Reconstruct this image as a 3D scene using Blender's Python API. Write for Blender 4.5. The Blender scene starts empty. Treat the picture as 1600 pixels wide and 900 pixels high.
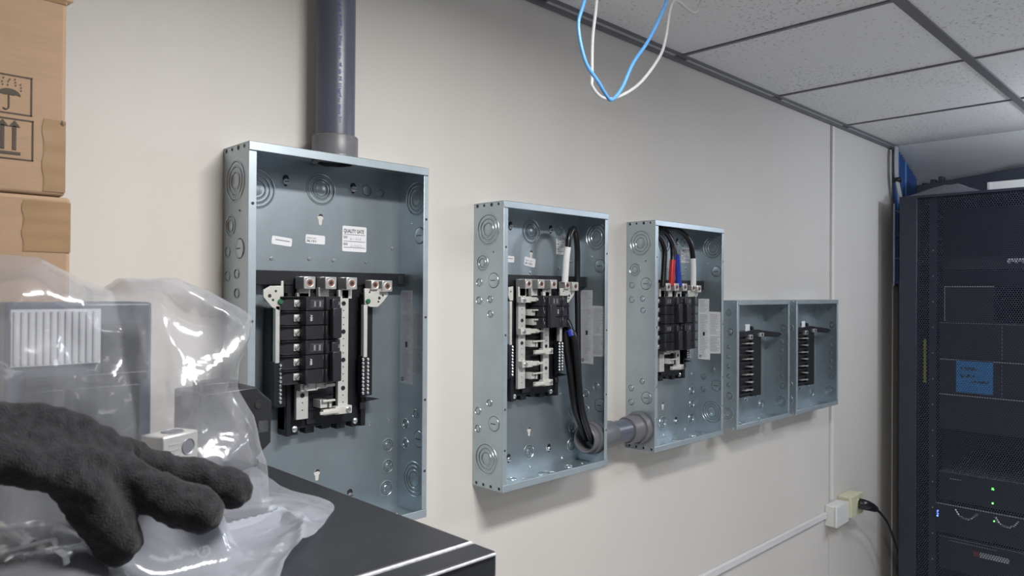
import bpy, bmesh, math, random
import numpy as np
from mathutils import Vector, Matrix, noise as mnoise
random.seed(7)
SC = bpy.context.scene
COL = SC.collection
# ---------------------------------------------------------------- camera
CAM_F, CAM_YAW, CAM_PITCH, CAM_ROLL = 1138.64, math.radians(44.5967), math.radians(0.3184), math.radians(0.365)
CAM_POS = Vector((0, -1.2221, 1.65))
F = Vector((math.sin(CAM_YAW)*math.cos(CAM_PITCH), math.cos(CAM_YAW)*math.cos(CAM_PITCH), math.sin(CAM_PITCH)))
R = Vector((math.cos(CAM_YAW), -math.sin(CAM_YAW), 0)); U = R.cross(F)
R2 = R*math.cos(CAM_ROLL)+U*math.sin(CAM_ROLL); U2 = U*math.cos(CAM_ROLL)-R*math.sin(CAM_ROLL)
cam = bpy.data.cameras.new('camera'); camo = bpy.data.objects.new('camera', cam); COL.objects.link(camo)
camo.matrix_world = Matrix(((R2.x, U2.x, -F.x, CAM_POS.x), (R2.y, U2.y, -F.y, CAM_POS.y), (R2.z, U2.z, -F.z, CAM_POS.z), (0, 0, 0, 1)))
cam.sensor_width = 36; cam.lens = 36*CAM_F/1600; cam.clip_start = 0.02
cam.dof.use_dof = True; cam.dof.focus_distance = 1.75; cam.dof.aperture_fstop = 13
SC.camera = camo
# ---------------------------------------------------------------- light
w = bpy.data.worlds.new('room_ambient'); SC.world = w; w.use_nodes = True
w.node_tree.nodes['Background'].inputs[0].default_value = (0.5, 0.6, 0.8, 1); w.node_tree.nodes['Background'].inputs[1].default_value = 0.05
LAMPS = [  # centre x, centre y, size x, size y, watts, colour
    (0.74, -1.06, 0.46, 0.16, 27.0, (1.0, 0.985, 0.96)),
    (3.35, -1.15, 0.0, 0.0, 15.0, (0.82, 0.89, 1.0)),  # unseen lamp; hanging form added so it reaches the sloped ceiling
    (0.66, -2.6, 1.1, 0.40, 3.5, (0.95, 0.97, 1.0)),  # added fill lamp, unseen behind the camera
    (2.60, -1.60, 0.4, 0.25, 11.0, (0.92, 0.95, 1.0)),  # added unseen lamp, placed to brighten the right wall
]
CEIL = 2.365
def lamp(x, y, sx, sy, watts, colr):
    if sx: L = bpy.data.lights.new('lamp_light', 'AREA'); L.shape = 'RECTANGLE'; L.size = sx; L.size_y = sy
    else: L = bpy.data.lights.new('lamp_light', 'POINT'); L.shadow_soft_size = 0.05
    L.energy = watts; L.color = colr
    o = bpy.data.objects.new('lamp_light', L); COL.objects.link(o)
    return o
SC.view_settings.view_transform = 'Standard'; SC.view_settings.look = 'None'
SC.view_settings.gamma = 1; SC.view_settings.exposure = 0.10; SC.view_settings.use_curve_mapping = False

# ---------------------------------------------------------------- materials
def mat(name, color, rough=0.5, metal=0.0, var=0.0, vscale=20, bump=0.0, bscale=80, spec=0.5, alpha=1.0, coat=0.0, color2=None, stretch=None, emit=None, estr=0):
    m = bpy.data.materials.new(name); m.use_nodes = True
    nt = m.node_tree; b = nt.nodes['Principled BSDF']
    b.inputs['Base Color'].default_value = (*color, 1); b.inputs['Roughness'].default_value = rough
    b.inputs['Metallic'].default_value = metal; b.inputs['Specular IOR Level'].default_value = spec
    b.inputs['Alpha'].default_value = alpha; b.inputs['Coat Weight'].default_value = coat
    if emit: b.inputs['Emission Color'].default_value = (*emit, 1); b.inputs['Emission Strength'].default_value = estr
    if var or bump:
        tc = nt.nodes.new('ShaderNodeTexCoord'); vec = tc.outputs['Object']
        if stretch:
            mp = nt.nodes.new('ShaderNodeMapping'); mp.inputs['Scale'].default_value = stretch
            nt.links.new(vec, mp.inputs['Vector']); vec = mp.outputs[0]
    if var:
        n = nt.nodes.new('ShaderNodeTexNoise'); n.inputs['Scale'].default_value = vscale; n.inputs['Detail'].default_value = 4
        nt.links.new(vec, n.inputs['Vector'])
        r = nt.nodes.new('ShaderNodeValToRGB')
        c2 = color2 or tuple(c*(1-var) for c in color)
        r.color_ramp.elements[0].color = (*c2, 1); r.color_ramp.elements[1].color = (*color, 1)
        r.color_ramp.elements[0].position = 0.35; r.color_ramp.elements[1].position = 0.65
        nt.links.new(n.outputs[0], r.inputs[0]); nt.links.new(r.outputs[0], b.inputs['Base Color'])
    if bump:
        n2 = nt.nodes.new('ShaderNodeTexNoise'); n2.inputs['Scale'].default_value = bscale; n2.inputs['Detail'].default_value = 5
        nt.links.new(vec, n2.inputs['Vector'])
        bp = nt.nodes.new('ShaderNodeBump'); bp.inputs['Strength'].default_value = bump; bp.inputs['Distance'].default_value = 0.002
        nt.links.new(n2.outputs[0], bp.inputs['Height']); nt.links.new(bp.outputs[0], b.inputs['Normal'])
    return m
M = {}
M['wall'] = mat('wall_paint', (0.70, 0.668, 0.63), 0.55, var=0.04, vscale=3, bump=0.05, bscale=60, stretch=(1, 1, 0.25))
M['wall_dark'] = mat('recess_paint', (0.10, 0.12, 0.17), 0.7, var=0.1)
M['wall_front'] = mat('front_paint', (0.22, 0.23, 0.25), 0.6, var=0.1, vscale=2)
M['floor'] = mat('floor_tile', (0.78, 0.78, 0.78), 0.5, var=0.08, vscale=5)
M['soffit'] = mat('soffit_board', (0.80, 0.80, 0.81), 0.7, var=0.04, vscale=8)
M['grid'] = mat('ceiling_bar', (0.16, 0.16, 0.175), 0.5, var=0.08, vscale=9)
M['reveal'] = mat('reveal_white', (0.50, 0.50, 0.50), 0.5, var=0.05)
M['reveal2'] = mat('joint_strip', (0.80, 0.79, 0.77), 0.45, var=0.04)
M['galv'] = mat('galvanized_steel', (0.48, 0.555, 0.60), 0.33, metal=0.80, var=0.10, vscale=14, bump=0.03, bscale=25)
M['galv_lip'] = mat('galvanized_lip', (0.50, 0.58, 0.63), 0.38, metal=0.6, var=0.08, vscale=30)
M['hole'] = mat('dark_hole', (0.02, 0.02, 0.022), 0.6, var=0.2)
M['blackplastic'] = mat('black_plastic', (0.011, 0.012, 0.016), 0.42, var=0.2, vscale=40, bump=0.05, bscale=200)
M['breaker'] = mat('breaker_plastic', (0.020, 0.021, 0.026), 0.40, var=0.15, vscale=40, bump=0.08, bscale=300)
M['breakerlabel'] = mat('breaker_label', (0.07, 0.072, 0.08), 0.35, var=0.3, vscale=120)
M['alu'] = mat('aluminium', (0.80, 0.80, 0.79), 0.28, metal=0.75, var=0.06, vscale=50)
M['tin'] = mat('tin_plated_bar', (0.70, 0.70, 0.68), 0.42, metal=0.45, var=0.08, vscale=60)
M['cream'] = mat('cream_plate', (0.67, 0.665, 0.62), 0.40, metal=0.3, var=0.08, vscale=60)
M['copper'] = mat('copper_ring', (0.42, 0.20, 0.15), 0.4, metal=0.6, var=0.2)
M['green'] = mat('green_screw', (0.05, 0.20, 0.12), 0.35, metal=0.4, var=0.2)
M['screw'] = mat('zinc_screw', (0.75, 0.78, 0.80), 0.25, metal=0.9, var=0.1)
M['pvc'] = mat('grey_conduit', (0.095, 0.105, 0.14), 0.32, var=0.10, vscale=8)
M['pvc_light'] = mat('grey_fitting', (0.145, 0.145, 0.16), 0.38, var=0.08, vscale=15)
M['blueink'] = mat('blue_ink', (0.04, 0.05, 0.22), 0.5, var=0.1)
M['ink'] = mat('black_ink', (0.025, 0.025, 0.03), 0.6, var=0.2)
M['greyink'] = mat('grey_ink', (0.28, 0.28, 0.32), 0.6, var=0.2)
M['sticker'] = mat('sticker_paper', (0.82, 0.83, 0.86), 0.45, var=0.03)
M['sticker2'] = mat('label_paper', (0.50, 0.51, 0.54), 0.4, var=0.10, vscale=40)
M['cable'] = mat('black_cable', (0.012, 0.012, 0.015), 0.28, var=0.2, vscale=30)
M['whitetape'] = mat('white_tape', (0.80, 0.80, 0.80), 0.4, var=0.06, vscale=40)
M['redtape'] = mat('red_tape', (0.60, 0.03, 0.03), 0.35, var=0.1)
M['bluetape'] = mat('blue_tape', (0.03, 0.06, 0.45), 0.3, var=0.25, vscale=90)
M['card'] = mat('cardboard', (0.365, 0.24, 0.15), 0.75, var=0.07, vscale=12, bump=0.12, bscale=40, stretch=(1, 1, 6))
M['tape'] = mat('packing_tape', (0.32, 0.205, 0.115), 0.25, var=0.08, vscale=25, bump=0.15, bscale=35)
M['cardink'] = mat('carton_ink', (0.07, 0.055, 0.045), 0.7, var=0.2, vscale=90)
M['cabinet'] = mat('black_cabinet', (0.015, 0.016, 0.021), 0.42, var=0.15, vscale=30, bump=0.06, bscale=400)
M['cabinet_edge'] = mat('edge_highlight', (0.55, 0.56, 0.60), 0.5, var=0.3, vscale=200)  # pale colour paints the highlight along the cabinet's front edges
M['glove'] = mat('black_knit', (0.012, 0.012, 0.014), 0.9, var=0.5, vscale=160, bump=0.9, bscale=650, spec=0.25, color2=(0.022, 0.022, 0.025))
_b = M['glove'].node_tree.nodes['Principled BSDF']; _b.inputs['Sheen Weight'].default_value = 0.14; _b.inputs['Sheen Roughness'].default_value = 0.4
M['rack'] = mat('rack_paint', (0.025, 0.031, 0.049), 0.45, var=0.1, vscale=20)
M['rackdoor'] = mat('rack_mesh', (0.030, 0.037, 0.06), 0.45, var=0.1, vscale=20)
M['casing'] = mat('slate_casing', (0.055, 0.065, 0.095), 0.4, var=0.1)
M['server'] = mat('server_black', (0.012, 0.013, 0.018), 0.5, var=0.2)
M['servergrey'] = mat('server_grey', (0.22, 0.23, 0.26), 0.45, metal=0.5, var=0.1)
M['silver'] = mat('silver_trim', (0.65, 0.66, 0.68), 0.35, metal=0.6, var=0.1)
M['note'] = mat('blue_note', (0.06, 0.40, 0.92), 0.6, var=0.06)
M['yellow'] = mat('yellow_tag', (0.55, 0.55, 0.06), 0.5, var=0.15, vscale=60)
M['red'] = mat('red_mark', (0.35, 0.05, 0.05), 0.5, var=0.1)
M['led_green'] = mat('led_green', (0.02, 0.3, 0.02), 0.4, emit=(0.1, 1.0, 0.1), estr=6)
M['led_blue'] = mat('led_blue', (0.02, 0.05, 0.4), 0.4, emit=(0.1, 0.2, 1.0), estr=6)
M['bluecable'] = mat('blue_jacket', (0.09, 0.30, 0.66), 0.4, var=0.06)
M['navycable'] = mat('navy_jacket', (0.03, 0.085, 0.28), 0.4, var=0.2, vscale=8)
M['greycable'] = mat('grey_jacket', (0.48, 0.48, 0.49), 0.45, var=0.06)
M['whiteplastic'] = mat('white_plastic', (0.74, 0.74, 0.72), 0.4, var=0.03)
M['ivory'] = mat('ivory_plastic', (0.66, 0.64, 0.46), 0.4, var=0.04)
M['trunk'] = mat('trunking_plastic', (0.72, 0.72, 0.72), 0.4, var=0.03)
M['lampface'] = mat('lamp_diffuser', (0.9, 0.9, 0.9), 0.5, emit=(1, 1, 1), estr=2.0)

def tile_mat():
    m = mat('ceiling_tile', (0.74, 0.74, 0.75), 0.8, bump=0.2, bscale=120)
    nt = m.node_tree; b = nt.nodes['Principled BSDF']
    tc = nt.nodes.new('ShaderNodeTexCoord')
    n = nt.nodes.new('ShaderNodeTexNoise'); n.inputs['Scale'].default_value = 95; n.inputs['Detail'].default_value = 2
    n3 = nt.nodes.new('ShaderNodeTexNoise'); n3.inputs['Scale'].default_value = 3.0
    nt.links.new(tc.outputs['Object'], n.inputs['Vector']); nt.links.new(tc.outputs['Object'], n3.inputs['Vector'])
    mul = nt.nodes.new('ShaderNodeMath'); mul.operation = 'MULTIPLY_ADD'; mul.inputs[1].default_value = 0.25; nt.links.new(n3.outputs[0], mul.inputs[0]); nt.links.new(n.outputs[0], mul.inputs[2])
    r = nt.nodes.new('ShaderNodeValToRGB'); r.color_ramp.elements[0].position = 0.745; r.color_ramp.elements[1].position = 0.80
    r.color_ramp.elements[0].color = (0.74, 0.74, 0.75, 1); r.color_ramp.elements[1].color = (0.50, 0.50, 0.50, 1)
    nt.links.new(mul.outputs[0], r.inputs[0]); nt.links.new(r.outputs[0], b.inputs['Base Color'])
    return m
M['tile'] = tile_mat()
def film_mat(name, milk, tint, gl):
    m = bpy.data.materials.new(name); m.use_nodes = True; nt = m.node_tree; nt.nodes.clear()
    out = nt.nodes.new('ShaderNodeOutputMaterial')
    tr = nt.nodes.new('ShaderNodeBsdfTransparent'); tr.inputs[0].default_value = (0.97, 0.97, 0.98, 1)
    di = nt.nodes.new('ShaderNodeBsdfDiffuse'); di.inputs[0].default_value = (*tint, 1)
    tl = nt.nodes.new('ShaderNodeBsdfTranslucent'); tl.inputs[0].default_value = (*tint, 1)
    gs = nt.nodes.new('ShaderNodeBsdfGlossy'); gs.inputs['Roughness'].default_value = 0.13
    tc = nt.nodes.new('ShaderNodeTexCoord')
    nz = nt.nodes.new('ShaderNodeTexNoise'); nz.inputs['Scale'].default_value = 22; nz.inputs['Detail'].default_value = 3; nz.inputs['Distortion'].default_value = 0.6
    nt.links.new(tc.outputs['Object'], nz.inputs['Vector'])
    bp = nt.nodes.new('ShaderNodeBump'); bp.inputs['Strength'].default_value = 0.25; bp.inputs['Distance'].default_value = 0.01
    nt.links.new(nz.outputs[0], bp.inputs['Height'])
    for s in (di, tl, gs): nt.links.new(bp.outputs[0], s.inputs['Normal'])
    m1 = nt.nodes.new('ShaderNodeMixShader'); m1.inputs[0].default_value = 0.4; nt.links.new(di.outputs[0], m1.inputs[1]); nt.links.new(tl.outputs[0], m1.inputs[2])
    m2 = nt.nodes.new('ShaderNodeMixShader'); m2.inputs[0].default_value = milk; nt.links.new(tr.outputs[0], m2.inputs[1]); nt.links.new(m1.outputs[0], m2.inputs[2])
    fr = nt.nodes.new('ShaderNodeFresnel'); fr.inputs['IOR'].default_value = 1.45
    ma = nt.nodes.new('ShaderNodeMath'); ma.operation = 'MULTIPLY_ADD'; ma.inputs[1].default_value = gl; ma.inputs[2].default_value = 0.02; nt.links.new(fr.outputs[0], ma.inputs[0])
    m3 = nt.nodes.new('ShaderNodeMixShader'); mi = nt.nodes.new('ShaderNodeMath'); mi.operation = 'MINIMUM'; mi.inputs[1].default_value = 0.30; nt.links.new(ma.outputs[0], mi.inputs[0]); nt.links.new(mi.outputs[0], m3.inputs[0]); nt.links.new(m2.outputs[0], m3.inputs[1]); nt.links.new(gs.outputs[0], m3.inputs[2])
    nt.links.new(m3.outputs[0], out.inputs[0])
    return m
M['film'] = film_mat('clear_film', 0.22, (0.80, 0.82, 0.88), 1.0)
M['film_milk'] = film_mat('milky_film', 0.42, (0.78, 0.82, 0.92), 1.0)

# ---------------------------------------------------------------- mesh helpers
def spline(pts, seg=8):
    P = [Vector(p) for p in pts]
    if len(P) < 3: return P
    P = [P[0]*2-P[1]]+P+[P[-1]*2-P[-2]]; out = []
    for i in range(1, len(P)-2):
        a, b, c, d = P[i-1:i+3]
        for k in range(seg):
            t = k/seg
            out.append(0.5*((2*b)+(c-a)*t+(2*a-5*b+4*c-d)*t*t+(3*b-a-3*c+d)*t**3))
    out.append(P[-2]); return out
class MB:
    def __init__(s): s.v = []; s.f = []; s.mi = []; s.mats = []
    def _m(s, m):
        if m not in s.mats: s.mats.append(m)
        return s.mats.index(m)
    def add(s, vs, fs, m):
        o = len(s.v); k = s._m(m)
        s.v += [tuple(v) for v in vs]
        for f in fs: s.f.append([i+o for i in f]); s.mi.append(k)
        return s
    def box(s, x0, x1, y0, y1, z0, z1, m):
        return s.add([(x0, y0, z0), (x1, y0, z0), (x1, y1, z0), (x0, y1, z0), (x0, y0, z1), (x1, y0, z1), (x1, y1, z1), (x0, y1, z1)],
                     [(0, 3, 2, 1), (4, 5, 6, 7), (0, 1, 5, 4), (1, 2, 6, 5), (2, 3, 7, 6), (3, 0, 4, 7)], m)
    def prism(s, pts, axis, lo, hi, m):
        # pts 2D in the two other axes (order x,y,z minus axis)
        def mk(p, c):
            return {'x': (c, p[0], p[1]), 'y': (p[0], c, p[1]), 'z': (p[0], p[1], c)}[axis]
        n = len(pts)
        vs = [mk(p, lo) for p in pts]+[mk(p, hi) for p in pts]
        fs = [list(range(n))[::-1], list(range(n, 2*n))]+[(i, (i+1) % n, n+(i+1) % n, n+i) for i in range(n)]
        return s.add(vs, fs, m)
    def lathe(s, c, ax, prof, m, n=24, cap=(False, False), a0=0.0):
        c = Vector(c); ax = Vector(ax).normalized()
        t = Vector((0, 0, 1)) if abs(ax.z) < 0.9 else Vector((1, 0, 0))
        e1 = ax.cross(t).normalized(); e2 = ax.cross(e1)
        vs = []
        for r, h in prof:
            for k in range(n):
                a = 2*math.pi*k/n+a0; vs.append(c+ax*h+(e1*math.cos(a)+e2*math.sin(a))*r)
        fs = []
        for i in range(len(prof)-1):
            for k in range(n): fs.append((i*n+k, i*n+(k+1) % n, (i+1)*n+(k+1) % n, (i+1)*n+k))
        if cap[0]: fs.append(list(range(n))[::-1])
        if cap[1]: fs.append([(len(prof)-1)*n+k for k in range(n)])
        return s.add(vs, fs, m)
    def cyl(s, p0, p1, r, m, n=16):
        p0 = Vector(p0); d = Vector(p1)-p0
        return s.lathe(p0, d, [(r, 0), (r, d.length)], m, n, (True, True))
    def tube(s, pts, r, m, n=10, seg=8, smooth=True):
        P = spline(pts, seg) if smooth else [Vector(p) for p in pts]
        vs = []; fs = []; prev = None
        for i, p in enumerate(P):
            d = (P[min(i+1, len(P)-1)]-P[max(i-1, 0)]).normalized()
            if prev is None:
                t = Vector((0, 0, 1)) if abs(d.z) < 0.9 else Vector((1, 0, 0)); e1 = d.cross(t).normalized()
            else: e1 = (prev-d*prev.dot(d)).normalized()
            prev = e1; e2 = d.cross(e1)
            rr = r(i/(len(P)-1)) if callable(r) else r
            for k in range(n):
                a = 2*math.pi*k/n; vs.append(p+(e1*math.cos(a)+e2*math.sin(a))*rr)
        for i in range(len(P)-1):
            for k in range(n): fs.append((i*n+k, i*n+(k+1) % n, (i+1)*n+(k+1) % n, (i+1)*n+k))
        fs.append(list(range(n))[::-1]); fs.append([(len(P)-1)*n+k for k in range(n)])
        return s.add(vs, fs, m)
    def text(s, txt, o, right, up, size, m, squeeze=1.0, off=0.0002, bold=0.0):
        cu = bpy.data.curves.new('tmp', 'FONT'); cu.body = txt; cu.size = size; cu.resolution_u = 3; cu.offset = size*bold
        ob = bpy.data.objects.new('tmp', cu); COL.objects.link(ob)
        bpy.context.view_layer.update()
        me = bpy.data.meshes.new_from_object(ob.evaluated_get(bpy.context.evaluated_depsgraph_get()))
        right = Vector(right).normalized(); up = Vector(up).normalized(); nrm = right.cross(up); o = Vector(o)
        vs = [o+right*(v.co.x*squeeze)+up*v.co.y+nrm*off for v in me.vertices]
        fs = [list(p.vertices) for p in me.polygons]
        s.add(vs, fs, m)
        bpy.data.objects.remove(ob); bpy.data.meshes.remove(me); bpy.data.curves.remove(cu)
        return s
    def build(s, name, parent=None, loc=(0, 0, 0), bevel=0.0, ang=35, recalc=True, solid=0.0, seg=2):
        me = bpy.data.meshes.new(name); me.from_pydata([tuple(v) for v in s.v], [], s.f)
        for m in s.mats: me.materials.append(m)
        me.polygons.foreach_set('material_index', s.mi)
        if recalc:
            bm = bmesh.new(); bm.from_mesh(me); bmesh.ops.recalc_face_normals(bm, faces=bm.faces); bm.to_mesh(me); bm.free()
        me.shade_smooth(); me.set_sharp_from_angle(angle=math.radians(ang)); me.update()
        o = bpy.data.objects.new(name, me); COL.objects.link(o); o.location = loc
        if parent: o.parent = parent
        if solid:
            md = o.modifiers.new('thickness', 'SOLIDIFY'); md.thickness = solid
        if bevel:
            md = o.modifiers.new('bevel', 'BEVEL'); md.width = bevel; md.segments = seg; md.limit_method = 'ANGLE'; md.angle_limit = math.radians(40)
        return o
def tag(o, label=None, cat=None, group=None, kind=None):
    if label: o['label'] = label
    if cat: o['category'] = cat
    if group: o['group'] = group
    if kind: o['kind'] = kind
    return o
def thing(name, label, cat, loc=(0, 0, 0), rz=0, group=None):
    o = bpy.data.objects.new(name, None); COL.objects.link(o); o.location = loc; o.rotation_euler = (0, 0, rz)
    o.empty_display_size = 0.05
    return tag(o, label, cat, group)
def copy_tree(o, parent=None):
    c = o.copy(); COL.objects.link(c)
    if parent: c.parent = parent
    for ch in list(o.children): copy_tree(ch, c)
    return c
def share(o, parent, loc):
    c = o.copy(); COL.objects.link(c); c.parent = parent; c.location = loc; return c

# ---------------------------------------------------------------- the room
XL, XR, YF, XW, YR = -2.0, 5.0, -3.4, 3.81, 0.0
def struct(mb, name, **k):
    o = mb.build(name, **k); o['kind'] = 'structure'; return o
struct(MB().box(XL, XR, YF, YR, -0.1, 0, M['floor']), 'floor')
struct(MB().box(XL-.1, 3.046, 0, 0.1, 0, CEIL+.15, M['wall']).box(3.052, XR, 0, 0.1, 0, CEIL+.15, M['wall']).box(3.046, 3.052, 0.006, 0.1, 0, CEIL+.15, M['hole']), 'wall_back')
SLOPE = 0.40
struct(MB().prism([(XW-.02, CEIL+.001), (XR, CEIL-(XR-XW+.02)*SLOPE), (XR, CEIL-(XR-XW+.02)*SLOPE+.05), (XW-.02, CEIL+.05)], 'y', YF, -.0002, M['soffit']), 'ceiling_slope')
struct(MB().box(XL-.1, XL, YF, 0, 0, CEIL+.15, M['wall']), 'wall_left')
struct(MB().box(XR, XR+.1, YF, 0, 0, CEIL+.15, M['wall']), 'wall_right')
struct(MB().box(XL-.1, XR+.1, YF-.1, YF, 0, CEIL+.15, M['wall_front']), 'wall_front')
# ceiling tiles, grid bars and wall angle
gx = [1.897-0.6275*k for k in range(6, 0, -1)]+[1.897+0.6345*k for k in range(0, 6)]
gy = [-0.623-0.62*k for k in range(0, 5)]
mb = MB()
xs = [XL]+[x for x in gx if XL < x < XW]
xs[-1] = XW-.02
ys = [-0.006]+gy
ys = ys+[YF] if gy[-1] > YF+.05 else ys[:-1]+[YF]
random.seed(3)
for i in range(len(xs)-1):
    for j in range(len(ys)-1):
        x0, x1, y1, y0 = xs[i], xs[i+1], ys[j], ys[j+1]
        dz = random.uniform(0, 0.002)
        mb.box(x0+.001, x1-.001, y0+.001, y1-.001, CEIL+dz, CEIL+.02, M['tile'])
struct(mb, 'ceiling')
mb = MB()
for y in gy[:-1]: mb.box(XL, XW-.02, y-.013, y+.013, CEIL-.005, CEIL+.012, M['grid'])
struct(mb, 'trim_1')
mb = MB()
for x in gx:
    if XL < x < XW-.1: mb.box(x-.006, x+.006, YF, -0.012, CEIL-.003, CEIL+.01, M['grid'])
struct(mb, 'trim_2')
mb = MB().box(XL, XW, -0.010, -0.001, CEIL-.016, CEIL+.012, M['grid']).box(XL, XW, -0.027, -0.019, CEIL-.0045, CEIL+.012, M['grid'])
for x0, x1 in zip(xs[:-1], xs[1:]):
    if x0 < XW: mb.box(x0+.035, min(x1, XW)-.03, -0.019, -0.0095, CEIL-.0062, CEIL+.01, M['reveal'])
mb.box(XL, XW, -0.019, -0.010, CEIL-.001, CEIL+.012, M['grid'])
struct(mb, 'trim_3')
struct(MB().box(3.056, 3.080, -0.007, -0.0002, 0.80, CEIL-.018, M['reveal2']), 'trim_4', bevel=.0015)
struct(MB().box(XW-.018, XW+.002, -0.005, -0.0002, 0, CEIL-.018, M['wall']), 'trim_5', bevel=.002)
# lamps
for i, (x, y, sx, sy, wt, cl) in enumerate(LAMPS):
    t = thing('ceiling_light', ['white recessed ceiling light over the camera position', 'unseen lamp before the server rack, pendant fitting added to light the sloped ceiling', 'unseen ceiling light added behind the camera as fill', 'unseen ceiling light added to brighten the right wall near the small panels'][i], 'light', (x, y, CEIL-.03))
    if not sx:
        MB().cyl((0, 0, .0), (0, 0, .029), .040, M['whiteplastic'], 18).build('ceiling_rose', t); MB().cyl((0, 0, -.06), (0, 0, .0), .004, M['whiteplastic'], 8).build('flex', t); MB().cyl((0, 0, -.09), (0, 0, -.06), .020, M['whiteplastic'], 18).build('lamp_holder', t)
        lo = lamp(x, y, sx, sy, wt, cl); lo.parent = t; lo.location = (0, 0, -.145); continue
    hx, hy = sx/2+.02, sy/2+.02
    b = MB(); b.box(-hx, hx, -hy, -hy+.015, -.01, .026, M['whiteplastic']); b.box(-hx, hx, hy-.015, hy, -.01, .026, M['whiteplastic'])
    b.box(-hx, -hx+.015, -hy+.015, hy-.015, -.01, .026, M['whiteplastic']); b.box(hx-.015, hx, -hy+.015, hy-.015, -.01, .026, M['whiteplastic'])
    b.build('frame', t)
    MB().box(-hx+.015, hx-.015, -hy+.015, hy-.015, .004, .02, M['lampface']).build('diffuser', t)
    lo = lamp(x, y, sx, sy, wt, cl); lo.parent = t; lo.location = (0, 0, -.002)

# ---------------------------------------------------------------- electrical enclosures
def knockout(parent, c, ax, radii, slot=False, metal='galv', split=False):
    """stamped concentric rings, centre c on the sheet, ax the visible normal"""
    b = MB(); c = Vector(c); ax = Vector(ax).normalized()
    R0 = radii[0]
    if slot:
        b.lathe(c, ax, [(R0, 0.0001), (R0*.93, .0016), (R0*.7, .0024), (R0*.3, .0028), (0.0004, .0028)], M[metal], 28)
        b.lathe(c, ax, [(R0*1.05, .0001), (R0*1.05, .0004), (R0*.98, .0004)], M['hole'], 28)
        t = Vector((0, 0, 1)).cross(ax).normalized()
        b.add([c+ax*.003+t*sx*R0*.5+Vector((0, 0, sz*.0008)) for sx, sz in ((-1, -1), (1, -1), (1, 1), (-1, 1))], [(0, 1, 2, 3)], M['hole'])
    else:
        for i, r in enumerate(radii):
            w = min(.0030, r*.20)
            b.lathe(c, ax, [(r+w*.5, .0001), (r+w*.2, .0014), (r-w*.25, .0016), (r-w*.7, .0002)], M[metal], 32)
            b.lathe(c, ax, [(r-w*.72, .0002), (r-w*.72, .0005), (r-w*.72-.00045, .0005), (r-w*.72-.00045, .0002)], M['hole'], 32)
        b.lathe(c, ax, [(radii[-1]*.68, .0001), (radii[-1]*.6, .0007), (.0003, .0007)], M[metal], 24)
    return b.build('knockout', parent)
def rrect(x0, x1, z0, z1, r, n=4):
    pts = []
    for cx, cz, a0 in ((x1-r, z1-r, 0), (x0+r, z1-r, 90), (x0+r, z0+r, 180), (x1-r, z0+r, 270)):
        for k in range(n+1):
            a = math.radians(a0+90*k/n); pts.append((cx+r*math.cos(a), cz+r*math.sin(a)))
    return pts
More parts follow.
